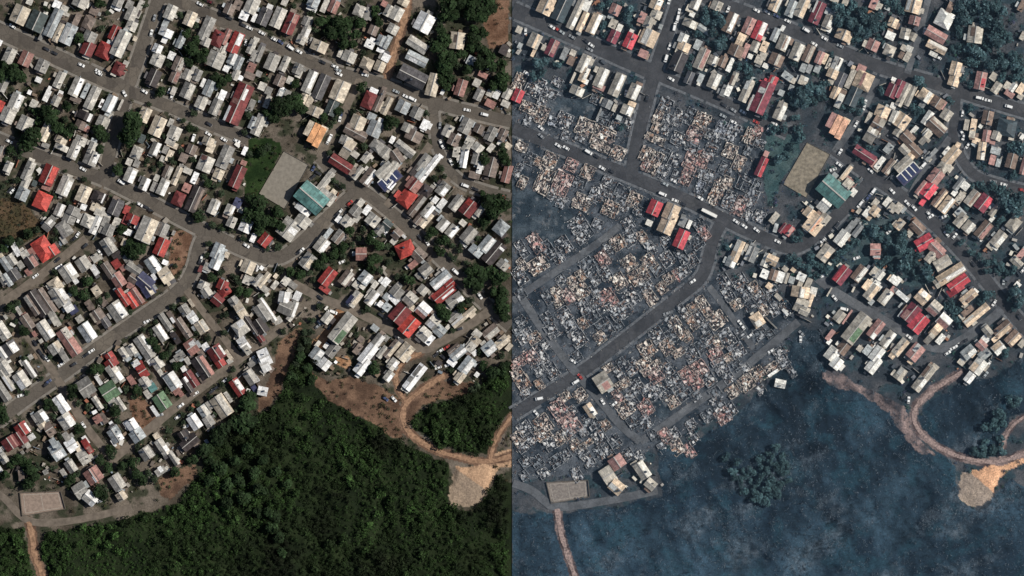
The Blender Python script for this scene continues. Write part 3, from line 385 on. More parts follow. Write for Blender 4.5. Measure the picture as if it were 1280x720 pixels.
def mat_roof(name, c, rust=.35, tint=(1, 1, 1), dirt=1.0):
    """sheet metal: sheets of slightly different age, stains, rust, per-roof shade"""
    m, t, b = nodes(name)
    g = N(t, "ShaderNodeNewGeometry"); tc = N(t, "ShaderNodeTexCoord"); oi = N(t, "ShaderNodeObjectInfo")
    cmb = N(t, "ShaderNodeVectorMath", operation='ADD'); t.links.new(tc.outputs["Object"], cmb.inputs[0]); t.links.new(oi.outputs["Location"], cmb.inputs[1])
    c = tuple(a * b_ for a, b_ in zip(c, tint))
    base = mixc(t, oi.outputs["Random"], tuple(x * .78 for x in c), tuple(min(.9, x * 1.15) for x in c))
    # sheets: bands along the ridge
    br = N(t, "ShaderNodeTexBrick"); br.inputs["Scale"].default_value = 1.0
    br.inputs["Color1"].default_value = (.66, .66, .66, 1); br.inputs["Color2"].default_value = (1.2, 1.2, 1.2, 1); br.inputs["Mortar"].default_value = (.66, .66, .66, 1)
    br.inputs["Mortar Size"].default_value = .012; br.inputs["Brick Width"].default_value = .145; br.inputs["Row Height"].default_value = .25
    t.links.new(cmb.outputs[0], br.inputs["Vector"])
    c1 = mixc(t, 1.0, base, br.outputs["Color"], 'MULTIPLY')
    n1 = noise(t, g.outputs["Position"], .35, 5, .65)
    c2 = mixc(t, 1.0, c1, ramp(t, n1, [(.28, (1 - .55 * dirt,) * 3), (.50, (1 - .05 * dirt,) * 3), (.72, (1 + .25 * dirt, 1 + .23 * dirt, 1 + .2 * dirt))]), 'MULTIPLY')
    n2 = noise(t, g.outputs["Position"], 1.1, 5, .7)
    st = ramp(t, n2, [(.56, (0, 0, 0)), (.72, (rust, rust, rust))])
    rc = (c[0] * .55 + .05, c[1] * .42 + .025, c[2] * .36 + .015)
    c3 = mixc(t, st, c2, rc)
    t.links.new(c3, b.inputs["Base Color"])
    b.inputs["Roughness"].default_value = .62; b.inputs["Specular IOR Level"].default_value = .3
    wv = N(t, "ShaderNodeTexWave", wave_type='BANDS', bands_direction='X'); wv.inputs["Scale"].default_value = 9.0
    t.links.new(tc.outputs["Object"], wv.inputs["Vector"])
    bump(t, b, wv.outputs["Fac"], .25, .05)
    return m

def mat_attr(name, rough=.95, fine=1.2, lo=.6, hi=1.4, bdist=.0, coarse=None, spec=.1):
    """colour from the mesh's own paint attribute, broken up with fine grain"""
    m, t, b = nodes(name)
    a = N(t, "ShaderNodeAttribute"); a.attribute_name = "Col"
    g = N(t, "ShaderNodeNewGeometry")
    f = noise(t, g.outputs["Position"], fine, 6, .75)
    c = mixc(t, 1.0, a.outputs["Color"], ramp(t, f, [(.28, (lo,) * 3), (.72, (hi,) * 3)]), 'MULTIPLY')
    if coarse:
        f2 = noise(t, g.outputs["Position"], coarse[0], 5, .7)
        c = mixc(t, 1.0, c, ramp(t, f2, [(.3, (coarse[1],) * 3), (.7, (coarse[2],) * 3)]), 'MULTIPLY')
    t.links.new(c, b.inputs["Base Color"])
    b.inputs["Roughness"].default_value = rough; b.inputs["Specular IOR Level"].default_value = spec
    if bdist: bump(t, b, f, .8, bdist)
    return m

def mat_leaf(name, c, var=.35):
    m, t, b = nodes(name)
    a = N(t, "ShaderNodeAttribute"); a.attribute_name = "Col"
    oi = N(t, "ShaderNodeObjectInfo")
    base = mixc(t, oi.outputs["Random"], tuple(x * (1 - var) for x in c), tuple(x * (1 + var) for x in c))
    t.links.new(mixc(t, 1.0, base, a.outputs["Color"], 'MULTIPLY'), b.inputs["Base Color"])
    b.inputs["Roughness"].default_value = .8; b.inputs["Specular IOR Level"].default_value = .15
    return m

PAL = dict(w=(.84, .83, .80), l=(.50, .475, .425), g=(.28, .27, .25), d=(.11, .105, .11), k=(.055, .045, .045), r=(.31, .05, .045), m=(.17, .038, .038),
           v=(.50, .075, .06), p=(.33, .17, .145), t=(.125, .27, .255), T=(.07, .09, .09), G=(.12, .20, .115), b=(.055, .06, .12), n=(.21, .165, .14),
           o=(.72, .36, .17), c=(.60, .52, .41), s=(.40, .43, .44))
WORD = dict(w="white", l="light grey", g="grey", d="dark grey", k="charcoal", r="red", m="maroon", v="bright red", p="faded pink", t="teal", T="slate green",
            G="green", b="navy", n="brown", o="orange", c="cream", s="silver")
ROOF = {}
for k, c in PAL.items():
    dt = .45 if k == "w" else 1.0
    ROOF[k, 0] = mat_roof("roof_sheet_and_sunlit_patch_" + WORD[k].replace(" ", "_"), c, rust=.18 if k == "w" else .6 if k in "rvm" else .35, dirt=dt)
    cr = c
    if k == 'w': cr = (.86, .83, .74)
    if k == 'c': cr = (.74, .58, .42)
    if k == 'l': cr = (.50, .46, .39)
    if k == 's': cr = (.40, .43, .43)
    if k == 'r': cr = (.52, .07, .085)
    if k == 'v': cr = (.78, .11, .14)
    if k == 'm': cr = (.24, .055, .075)
    if k == 'p': cr = (.48, .27, .24)
    if k == 'n': cr = (.25, .175, .135)
    if k in 'gdk': cr = (c[0] * .85, c[1] * .92, c[2] * 1.0)
    if k == 'o': cr = (.74, .42, .28)
    if k == 'T': cr = (.055, .08, .095)
    ROOF[k, 1] = mat_roof("warm_cast_roof_sheet_" + WORD[k].replace(" ", "_"), cr, rust=.25 if k == "w" else .5, dirt=dt)  # burnt half: warm cast of the light put into the sheet colours
WALLS = [mat_plain("plaster_%d" % i, c, .9) for i, c in enumerate([(.55, .5, .42), (.42, .33, .25), (.5, .5, .5), (.36, .3, .3), (.6, .58, .52), (.3, .36, .38), (.45, .3, .22)])]
M_TRUNK = mat_plain("bark", (.07, .05, .035))
def mat_road(name, c, var):
    m, t, b = nodes(name)
    g = N(t, "ShaderNodeNewGeometry"); P = g.outputs["Position"]
    f = noise(t, P, .12, 6, .7)
    col = ramp(t, f, [(.3, tuple(x * (1 - var) for x in c)), (.7, tuple(x * (1 + var) for x in c))])
    vo = N(t, "ShaderNodeTexVoronoi"); vo.inputs["Scale"].default_value = .11; vo.distance = 'CHEBYCHEV'; t.links.new(P, vo.inputs["Vector"])
    sp = N(t, "ShaderNodeSeparateColor"); t.links.new(vo.outputs["Color"], sp.inputs[0])
    col = mixc(t, 1.0, col, ramp(t, sp.outputs[0], [(.0, (.72, .72, .74)), (.25, (.98, .98, .98)), (.8, (1.0, 1.0, 1.0)), (1.0, (1.22, 1.2, 1.16))]), 'MULTIPLY')
    vc = N(t, "ShaderNodeTexVoronoi", feature='DISTANCE_TO_EDGE'); vc.inputs["Scale"].default_value = .2; t.links.new(P, vc.inputs["Vector"])
    col = mixc(t, ramp(t, vc.outputs["Distance"], [(.0, (.6, .6, .6)), (.05, (0, 0, 0))]), col, tuple(x * .6 for x in c))
    f3 = noise(t, P, 1.4, 3, .7)
    col = mixc(t, 1.0, col, ramp(t, f3, [(.3, (.82,) * 3), (.7, (1.16,) * 3)]), 'MULTIPLY')
    t.links.new(col, b.inputs["Base Color"]); b.inputs["Roughness"].default_value = .92; b.inputs["Specular IOR Level"].default_value = .15
    return m
M_ASPH = [mat_road("worn_asphalt", (.104, .091, .077), .18), mat_road("sooty_asphalt", (.055, .056, .061), .35)]
M_PAVE = [mat_plain("pavement_concrete", (.185, .168, .147), .9, .25, .4), mat_plain("ashy_pavement", (.115, .122, .132), .9, .4, .6)]
M_DIRT = [mat_plain("trodden_dirt", (.27, .165, .105), .95, .5, .6), mat_plain("pale_burnt_track", (.27, .20, .18), .95, .6, .9)]

M_LANE = [mat_plain("dusty_lane", (.145, .121, .098), .95, .3, .3), mat_road("ash_lane", (.100, .106, .115), .4)]
# ------------------------------------------------------------------ streets (plan units)
# (half, kind, width, group name, points)
A, L_, D = 'asphalt', 'lane', 'dirt'
ROADS = [
 (0, A, 19, "north-west avenue", [(-20, 30), (0, 39), (60, 67), (110, 90), (157, 111)]),
 (0, A, 15, "north-west avenue east end", [(157, 113), (200, 128), (260, 154), (310, 174)]),
 (0, A, 15, "top street", [(185, -16), (205, -5), (250, 13), (320, 46), (360, 65), (420, 92), (482, 105), (540, 128), (600, 143), (639, 152)]),
 (0, A, 16, "north cross street", [(203, -15), (196, 5), (175, 66), (158, 115), (149, 150), (138, 185), (131, 222)]),
 (0, A, 16, "central avenue", [(-15, 168), (0, 176), (40, 192), (100, 214), (130, 223), (180, 249), (240, 281), (270, 296), (310, 315), (332, 323), (348, 323), (362, 316), (380, 301), (400, 281), (440, 244), (452, 236)]),
 (0, A, 15, "east avenue", [(399, 196), (430, 229), (455, 239), (480, 258), (523, 296), (560, 332), (600, 374), (639, 408)]),
 (0, L_, 9, "hall lane", [(399, 198), (412, 172), (428, 145), (444, 112), (450, 98)]),
 (0, L_, 9, "solar lane", [(483, 258), (493, 245), (515, 212), (538, 180)]),
 (0, A, 12, "north-east street", [(541, 130), (543, 160), (548, 190), (562, 215), (580, 230), (610, 240), (639, 247)]),
 (0, D, 8, "north dirt lane", [(511, -10), (507, 20), (496, 55), (483, 98)]),
 (0, A, 16, "south-west avenue", [(258, 292), (248, 308), (243, 335), (228, 362), (175, 398), (120, 436), (75, 470), (30, 500), (-10, 532)]),
 (0, L_, 9, "south cross lane", [(233, 362), (262, 400), (298, 446)]),
 (0, L_, 11, "lower lane", [(140, 575), (185, 537), (240, 493), (298, 449), (335, 423), (356, 405)]),
 (0, L_, 10, "west cross lane", [(12, 385), (38, 424), (62, 457), (85, 497), (105, 530), (125, 556), (142, 576)]),
 (0, L_, 11, "upper west lane", [(-10, 386), (22, 366), (50, 345), (82, 319), (108, 298)]),
 (0, L_, 11, "ravine street", [(352, 343), (372, 358), (402, 373), (445, 389), (480, 407), (510, 428), (529, 439), (550, 428), (575, 414), (602, 396), (618, 384)]),
 (0, D, 7, "ravine dirt track", [(556, 469), (530, 485), (508, 503), (502, 520), (507, 536), (522, 550), (545, 564), (582, 574), (610, 578), (639, 570)]),
 (0, D, 5, "east dirt track", [(612, 576), (617, 556), (624, 542), (639, 520)]),
 (0, D, 5, "ravine foot path", [(508, 503), (498, 488), (493, 470), (505, 450), (527, 441)]),
 (0, L_, 9, "court road", [(-10, 612), (8, 624), (22, 642), (38, 653), (65, 654), (110, 648), (165, 634)]),
 (0, D, 8, "south dirt path", [(36, 652), (41, 672), (42, 692), (50, 710), (56, 730)]),
 (1, A, 19, "north-west avenue", [(641, 12), (700, 38), (760, 65), (815, 90)]),
 (1, A, 14, "north-west avenue east end", [(815, 91), (880, 117), (930, 140), (985, 166)]),
 (1, A, 16, "top street", [(862, -12), (900, 4), (960, 26), (1000, 42), (1060, 68), (1110, 88), (1160, 101), (1210, 118), (1290, 142)]),
 (1, A, 16, "north cross street", [(853, -12), (845, 10), (820, 84), (806, 135), (794, 185), (789, 220)]),
 (1, A, 16, "central avenue", [(641, 160), (697, 183), (790, 221), (855, 248), (902, 273), (960, 300), (982, 309), (996, 309), (1010, 302), (1042, 275), (1085, 230), (1096, 222)]),
 (1, A, 16, "east avenue", [(1043, 186), (1085, 218), (1115, 236), (1150, 264), (1188, 299), (1225, 341), (1250, 374), (1290, 420)]),
 (1, L_, 9, "hall lane", [(1043, 190), (1065, 160), (1083, 132), (1096, 98)]),
 (1, L_, 9, "solar lane", [(1138, 246), (1150, 222), (1170, 196), (1188, 172)]),
 (1, A, 12, "north-east street", [(1195, 118), (1193, 150), (1190, 172), (1202, 200), (1217, 220), (1245, 230), (1290, 240)]),
 (1, L_, 8, "north dirt lane", [(1162, -10), (1153, 28), (1142, 68), (1134, 92)]),
 (1, A, 15, "south-west avenue", [(903, 276), (890, 300), (881, 345), (855, 366), (790, 417), (725, 467), (690, 488), (641, 518)]),
 (1, L_, 8, "south cross lane", [(886, 358), (912, 392), (942, 436)]),
 (1, L_, 10, "lower lane", [(800, 552), (830, 533), (865, 507), (915, 472), (960, 435), (998, 402)]),
 (1, L_, 10, "west cross lane", [(652, 372), (680, 415), (712, 457), (750, 500), (775, 532), (800, 552)]),
 (1, L_, 9, "upper west lane", [(641, 376), (670, 356), (715, 326), (752, 301), (775, 282)]),
 (1, L_, 11, "ravine street", [(1002, 330), (1022, 348), (1047, 368), (1100, 397), (1136, 420), (1173, 440), (1210, 421), (1240, 398), (1252, 386)]),
 (1, D, 6, "ravine dirt track", [(1203, 465), (1167, 486), (1144, 508), (1141, 525), (1150, 541), (1170, 558), (1195, 570), (1230, 578), (1252, 577), (1290, 563)]),
 (1, D, 4, "east dirt track", [(1250, 576), (1255, 548), (1268, 528), (1290, 516)]),
 (1, L_, 10, "court road", [(641, 604), (665, 612), (680, 626), (692, 635), (730, 631), (780, 622), (822, 613)]),
 (1, D, 7, "south dirt path", [(696, 636), (700, 664), (710, 695), (722, 730)]),
]
def near_road(px, py, extra=0.0):
    r = np.zeros(np.shape(px), bool)
    for h, k, wd, nm, pts in ROADS:
        r |= dist_poly(px, py, pts) < wd / 2 + extra
    return r

POLY = {
 # woods below the town
 'wood0': [(60, 664), (150, 652), (172, 640), (200, 640), (225, 628), (250, 592), (262, 552), (300, 530), (322, 518), (345, 506), (356, 480), (366, 440), (372, 420), (388, 420), (390, 446), (391, 478), (412, 500), (438, 516), (468, 528), (490, 546), (503, 556), (540, 570), (560, 580), (560, 632), (590, 640), (612, 615), (620, 596), (644, 606), (644, 725), (64, 725), (50, 690)],
 'wood0b': [(508, 522), (528, 510), (560, 500), (600, 482), (644, 446), (644, 512), (622, 536), (612, 568), (588, 566), (548, 556), (518, 536)],
 'wood0c': [(-2, 660), (30, 662), (34, 690), (40, 725), (-2, 725)],
 'scrub0': [(-2, 248), (20, 246), (42, 266), (58, 282), (40, 300), (20, 305), (-2, 310)],
 'park0': [(312, 172), (352, 176), (352, 190), (326, 240), (316, 256), (306, 246), (306, 200)],
 'dirtyard0': [[280, 340]],
 'bare0': [(356, 420), (378, 410), (366, 450), (352, 484), (340, 506), (322, 516), (322, 500), (338, 470), (345, 440)],
 'bare0b': [(392, 466), (410, 476), (440, 470), (480, 486), (500, 500), (503, 545), (490, 546), (468, 528), (438, 516), (410, 500), (392, 480)],
 'bare0c': [(512, 505), (540, 480), (570, 474), (598, 478), (585, 492), (556, 498), (528, 506), (512, 530), (506, 520)],
 'bare0d': [(198, 600), (225, 586), (246, 582), (246, 592), (228, 610), (212, 624), (200, 618)],
 'soil0': [(218, 288), (240, 288), (240, 310), (232, 330), (218, 345), (210, 330)],
 'soil0b': [(158, 492), (176, 490), (196, 520), (186, 540), (170, 540)],
 'soil0c': [(600, 0), (636, 0), (636, 58), (612, 60), (604, 30)],
 'ochre0': [(424, 384), (432, 390), (424, 402), (404, 434), (393, 437), (390, 428), (404, 414)],
 'ochre0b': [(420, 446), (434, 444), (440, 452), (436, 462), (422, 456)],
 'scar0': [(606, 574), (622, 566), (642, 560), (642, 584), (626, 584), (616, 594)],
 'scar1': [(1236, 576), (1256, 572), (1292, 556), (1292, 574), (1262, 588), (1250, 598)],
 'wood1': [(822, 560), (850, 560), (880, 545), (915, 520), (950, 490), (968, 468), (985, 445), (994, 420), (1006, 408), (1022, 416), (1032, 440), (1046, 462), (1070, 478), (1100, 492), (1130, 510), (1140, 530), (1160, 560), (1195, 582), (1200, 630), (1225, 640), (1245, 618), (1262, 600), (1290, 612), (1290, 730), (640, 730), (640, 640), (700, 644), (760, 634), (826, 620)],
 'wood1b': [(1146, 520), (1160, 502), (1200, 478), (1240, 470), (1290, 440), (1290, 510), (1262, 524), (1250, 560), (1230, 570), (1190, 562), (1160, 548)],
 'burn1': [(640, 95), (670, 100), (720, 122), (790, 150), (800, 128), (870, 140), (950, 172), (955, 230), (960, 290), (900, 270), (870, 340), (900, 345), (960, 350), (990, 400), (985, 420), (970, 450), (930, 490), (880, 530), (820, 560), (760, 590), (640, 600)],
 'blue1': [(640, 228), (690, 248), (715, 268), (712, 300), (690, 310), (668, 290), (640, 300)],
 'blue1b': [(684, 120), (740, 128), (756, 142), (735, 152), (690, 140)],
 'blue1c': [(806, 480), (824, 474), (848, 505), (830, 525), (815, 515)],
 'park1': [(958, 165), (1000, 168), (1000, 190), (975, 232), (962, 258), (955, 230)],
 'green1': [(1005, 300), (1060, 320), (1110, 260), (1150, 330), (1160, 360), (1060, 345), (1010, 340)],
}
WOODS0 = ['wood0', 'wood0b', 'wood0c']
PILE = {0: [(570, 582), (584, 585), (606, 578), (618, 582), (616, 600), (608, 616), (596, 632), (578, 634), (562, 632), (562, 614), (566, 598)],
        1: [(1204, 592), (1216, 590), (1240, 582), (1251, 586), (1250, 598), (1241, 617), (1226, 634), (1208, 632), (1196, 622), (1200, 606)]}
PITCH = {0: [(355, 189), (386, 206), (356, 261), (324, 242)], 1: [(1009, 178), (1038, 193), (1008, 247), (979, 230)]}
COURT = {0: [(25, 616), (76, 614), (82, 636), (28, 645)], 1: [(683, 603), (735, 600), (737, 621), (689, 629)]}

def pile_z(px, py):
    z = np.zeros(np.shape(px))
    for h, (cx, cy, fx, fy) in {0: (600, 592, 575, 628), 1: (1236, 596, 1210, 626)}.items():
        inside = inpoly(px + (N2.fbm(px, py, 9, 3) - .5) * 9, py + (N4.fbm(px, py, 9, 3) - .5) * 9, PILE[h])
        dx, dy = fx - cx, fy - cy; L = math.hypot(dx, dy)
        t = ((px - cx) * dx + (py - cy) * dy) / L / L
        zz = np.interp(t, [-.7, -.3, .15, .3, 1.1], [0.2, 1.3, 2.0, 1.7, .1])
        zz = zz * np.clip(dist_poly(px, py, PILE[h] + PILE[h][:1]) / 6, .12, 1)
        z = np.where(inside, np.maximum(z, zz + (N1(px, py, 3) - .5) * .6), z)
    return z

def woods_mask(px, py, half):
    j = (N1.fbm(px, py, 14, 3) - .5) * 10; k = (N2.fbm(px, py, 14, 3) - .5) * 10
    r = np.zeros(np.shape(px), bool)
    for n in (WOODS0 if half == 0 else ['wood1', 'wood1b']):
        r |= inpoly(px + j, py + k, POLY[n])
    return r

# one height field for the whole plan: flat under the town, gullies and spurs on the hillside
_gx = np.arange(-70, 1351, 2.0); _gy = np.arange(-70, 791, 2.0)
_X, _Y = np.meshgrid(_gx, _gy)
_m = ((woods_mask(_X, _Y, 0) & (_X < 630)) | (woods_mask(_X, _Y, 1) & (_X > 650)) | ((_Y > 700) & (np.abs(_X - 640) > 10))) & ~near_road(_X, _Y, 7)
for _h in (0, 1): _m &= ~inpoly(_X, _Y, PILE[_h])
_m = _m.astype(float)
for _ in range(10):
    _p = np.pad(_m, 1, mode='edge'); _m = (_p[:-2, 1:-1] + _p[2:, 1:-1] + _p[1:-1, :-2] + _p[1:-1, 2:] + _m) / 5
_u = _X * .75 + _Y * .5; _v = _Y * .55 - _X * .45
_ridge = 1 - np.abs(2 * N3.fbm(_u, _v * 1.7, 62, 4) - 1)
HGT = np.clip(_m - .25, 0, 1) / .75 * ((_ridge - .70) * 6 + (N1.fbm(_X, _Y, 17, 3) - .5) * .8)
def ground_z(px, py):
    px = np.asarray(px, float); py = np.asarray(py, float)
    fx = np.clip((px + 70) / 2, 0, len(_gx) - 1.001); fy = np.clip((py + 70) / 2, 0, len(_gy) - 1.001)
    xi = fx.astype(int); yi = fy.astype(int); tx = fx - xi; ty = fy - yi
    z = (HGT[yi, xi] * (1 - tx) + HGT[yi, xi + 1] * tx) * (1 - ty) + (HGT[yi + 1, xi] * (1 - tx) + HGT[yi + 1, xi + 1] * tx) * ty
    return z + pile_z(px, py)

def build_ground(half):
    x0, x1 = (-60, 640) if half == 0 else (640, 1340)
    step = 1.6
    xs = np.arange(x0, x1 + .1, step); ys = np.arange(-60, 781, step)
    X, Y = np.meshgrid(xs, ys)
    Z = ground_z(X, Y)
    # smooth heights a little
    for _ in range(1):
        Z[1:-1, 1:-1] = (Z[1:-1, 1:-1] * 2 + Z[:-2, 1:-1] + Z[2:, 1:-1] + Z[1:-1, :-2] + Z[1:-1, 2:]) / 6
    Z[:, 0] = Z[:, -1] = Z[0] = Z[-1] = 0
    Z[near_road(X, Y, 3) & (pile_z(X, Y) < .05)] = 0
    if half == 0: Z[:, -4:] = 0
    else: Z[:, :4] = 0
    C = np.zeros(X.shape + (3,))
    a = N1.fbm(X, Y, 22, 4); b = N2.fbm(X, Y, 11, 3); c = N3.fbm(X, Y, 40, 3)
    def put(mask, col): C[mask] = (np.asarray(col) if np.ndim(col) == 1 else col[mask])
    def blend(c0, c1, t): t = np.clip(t, 0, 1)[..., None]; return np.asarray(c0) * (1 - t) + np.asarray(c1) * t
    j = (N4.fbm(X, Y, 10, 3) - .5) * 8; k = (N3.fbm(X, Y, 10, 3) - .5) * 8
    if half == 0:
        base = blend((.060, .050, .038), (.150, .126, .102), (a - .35) * 3.0)
        base = blend(base, (.030, .035, .021), np.clip((b - .47) * 6, 0, .92))
        C[:] = base
        put(woods_mask(X, Y, 0), blend((.008, .013, .006), (.018, .027, .011), (a - .3) * 2.5))
        for n in ('bare0', 'bare0b', 'bare0c', 'bare0d'): put(inpoly(X + j, Y + k, POLY[n]), blend((.075, .046, .032), (.17, .105, .07), (b - .3) * 2.5))
        for n in ('soil0', 'soil0b', 'soil0c'): put(inpoly(X + j * .4, Y + k * .4, POLY[n]), blend((.10, .055, .035), (.20, .12, .08), (b - .3) * 2.5))
        for n in ('ochre0', 'ochre0b'): put(inpoly(X + j * .3, Y + k * .3, POLY[n]), blend((.22, .115, .06), (.40, .24, .14), (b - .3) * 2.5))
        put(inpoly(X + j, Y + k, POLY['scrub0']), blend((.045, .04, .022), (.10, .066, .04), (b - .3) * 2.5))
        put(inpoly(X + j, Y + k, POLY['park0']), blend((.010, .022, .007), (.026, .046, .015), (b - .3) * 2.5))
        put(inpoly(X + j * .5, Y + k * .5, POLY['scar0']) | inpoly(X + (N2.fbm(X, Y, 9, 3) - .5) * 9, Y + (N4.fbm(X, Y, 9, 3) - .5) * 9, PILE[0]), blend((.34, .215, .135), (.47, .31, .20), b))
        t = ((X - 600) * -25 + (Y - 592) * 36) / (25 ** 2 + 36 ** 2)
        put(inpoly(X + (N2.fbm(X, Y, 9, 3) - .5) * 9, Y + (N4.fbm(X, Y, 9, 3) - .5) * 9, PILE[0]) & (t > .28), blend((.24, .185, .14), (.33, .25, .18), b))
    else:
        base = blend((.026, .033, .041), (.072, .074, .080), (a - .35) * 3.0)
        base = blend(base, (.021, .040, .050), np.clip((b - .53) * 6, 0, .9))
        C[:] = base
        bm = inpoly(X + j, Y + k, POLY['burn1'])
        put(bm, blend((.016, .023, .032), (.078, .088, .102), (b - .34) * 2.8))
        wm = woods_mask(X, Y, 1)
        streak = N4.fbm(X * .6 + Y * .8, Y * .45 - X * .25, 26, 5)
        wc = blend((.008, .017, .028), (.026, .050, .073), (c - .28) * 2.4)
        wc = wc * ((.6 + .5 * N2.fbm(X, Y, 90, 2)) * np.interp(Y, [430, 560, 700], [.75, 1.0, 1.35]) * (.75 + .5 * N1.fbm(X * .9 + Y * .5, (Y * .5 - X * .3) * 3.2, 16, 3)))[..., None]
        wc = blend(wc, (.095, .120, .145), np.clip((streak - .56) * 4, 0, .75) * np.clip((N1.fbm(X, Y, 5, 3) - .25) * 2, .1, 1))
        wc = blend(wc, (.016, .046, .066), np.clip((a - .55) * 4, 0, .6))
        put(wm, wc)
        for n in ('blue1', 'blue1b', 'blue1c'): put(inpoly(X + j, Y + k, POLY[n]), blend(blend((.017, .027, .037), (.050, .066, .080), (b - .3) * 2.4), (.12, .13, .14), np.clip((N4.fbm(X, Y, 8, 4) - .58) * 6, 0, .7)))
        put(inpoly(X + j, Y + k, POLY['park1']), blend((.028, .058, .062), (.055, .085, .085), (b - .3) * 2.5))
        put(inpoly(X + j, Y + k, POLY['green1']), blend((.024, .045, .052), (.05, .07, .075), (b - .3) * 2.5))
        # bare pinkish slope under the houses at the ravine
        d = dist_poly(X, Y, [(1040, 470), (1085, 485), (1120, 510), (1140, 540), (1160, 560)])
        mk = (d + j * 1.5 < 10) & wm
        put(mk, blend((.06, .055, .06), (.20, .15, .14), (b - .35) * 3))
        put(inpoly(X + j * .5, Y + k * .5, POLY['scar1']) | inpoly(X + (N2.fbm(X, Y, 9, 3) - .5) * 9, Y + (N4.fbm(X, Y, 9, 3) - .5) * 9, PILE[1]), blend((.46, .25, .145), (.60, .36, .22), b))
        t = ((X - 1236) * -26 + (Y - 596) * 30) / (26 ** 2 + 30 ** 2)
        put(inpoly(X + (N2.fbm(X, Y, 9, 3) - .5) * 9, Y + (N4.fbm(X, Y, 9, 3) - .5) * 9, PILE[1]) & (t > .28), blend((.22, .18, .15), (.34, .27, .21), b))
    # trodden verge beside tracks and lanes
    for h, kd, wd, nm, pts in ROADS:
        if h == half and kd == D:
            d = dist_poly(X, Y, pts)
            mk = d + j * .3 < wd / 2 + 2.2
            vcol = blend((.10, .06, .042), (.20, .125, .085), (b - .3) * 2.5) if half == 0 else blend((.05, .035, .035), (.20, .15, .14), (b - .3) * 2.5)
            put(mk & (pile_z(X, Y) < .1), vcol)
    ny, nx = X.shape
    V = np.stack([(X - PW / 2) * S, (PH / 2 - Y) * S, Z], -1).reshape(-1, 3)
    idx = np.arange(nx * ny).reshape(ny, nx)
    F = np.stack([idx[:-1, :-1], idx[1:, :-1], idx[1:, 1:], idx[:-1, 1:]], -1).reshape(-1, 4)
    m = mat_attr("bare_ground" if half == 0 else "scorched_ground", fine=1.1, lo=.45 if half == 0 else .3, hi=1.6 if half == 0 else 1.85, bdist=.25,
                 coarse=None if half == 0 else (.16, .72, 1.3))
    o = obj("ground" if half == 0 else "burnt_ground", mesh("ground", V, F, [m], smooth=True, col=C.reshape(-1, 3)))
    tag(o, kind="structure")
for h in (0, 1): build_ground(h)
# land around the mapped area
far = mesh("land", [(-6000, -6000, -14.0), (0, -6000, -14.0), (0, 6000, -14.0), (-6000, 6000, -14.0)], [(0, 1, 2, 3)], [mat_plain("far_land", (.06, .065, .04), .95, .4, .02)])
tag(obj("land", far), kind="structure")
far = mesh("burnt_land", [(0, -6000, -14.0), (6000, -6000, -14.0), (6000, 6000, -14.0), (0, 6000, -14.0)], [(0, 1, 2, 3)], [mat_plain("far_burnt_land", (.03, .045, .06), .95, .4, .02)])
tag(obj("burnt_land", far), kind="structure")

def resample(pts, step):
    P = np.array(pts, float)
    # round the corners
    for _ in range(2):
        Q = [P[0]]
        for a, b in zip(P[:-1], P[1:]): Q += [a * .75 + b * .25, a * .25 + b * .75]
        Q.append(P[-1]); P = np.array(Q)
    d = np.r_[0, np.cumsum(np.hypot(*np.diff(P, axis=0).T))]
    n = max(2, int(d[-1] / step)); t = np.linspace(0, d[-1], n + 1)
    return np.stack([np.interp(t, d, P[:, 0]), np.interp(t, d, P[:, 1])], 1)
def normals(P):
    T = np.gradient(P, axis=0); T /= np.hypot(T[:, 0], T[:, 1])[:, None] + 1e-9
    return np.stack([-T[:, 1], T[:, 0]], 1)

ORD = "first second third fourth fifth sixth seventh eighth ninth tenth eleventh twelfth thirteenth fourteenth fifteenth sixteenth seventeenth eighteenth nineteenth".split()
def ordinal(n):
    if n <= 19: return ORD[n - 1]
    tens = ["", "", "twent", "thirt", "fort", "fift", "sixt", "sevent", "eight", "ninet"][n // 10 % 10]
    big = {1: "hundred-and-", 2: "two-hundred-and-"}.get(n // 100, "")
    if n // 100 and n % 100 == 0: return {1: "hundredth", 2: "two-hundredth"}[n // 100]
    if n // 100 and n % 100 <= 19: return big + ORD[n % 100 - 1]
    return big + (tens + "ieth" if n % 10 == 0 else tens + "y-" + ORD[n % 10 - 1])

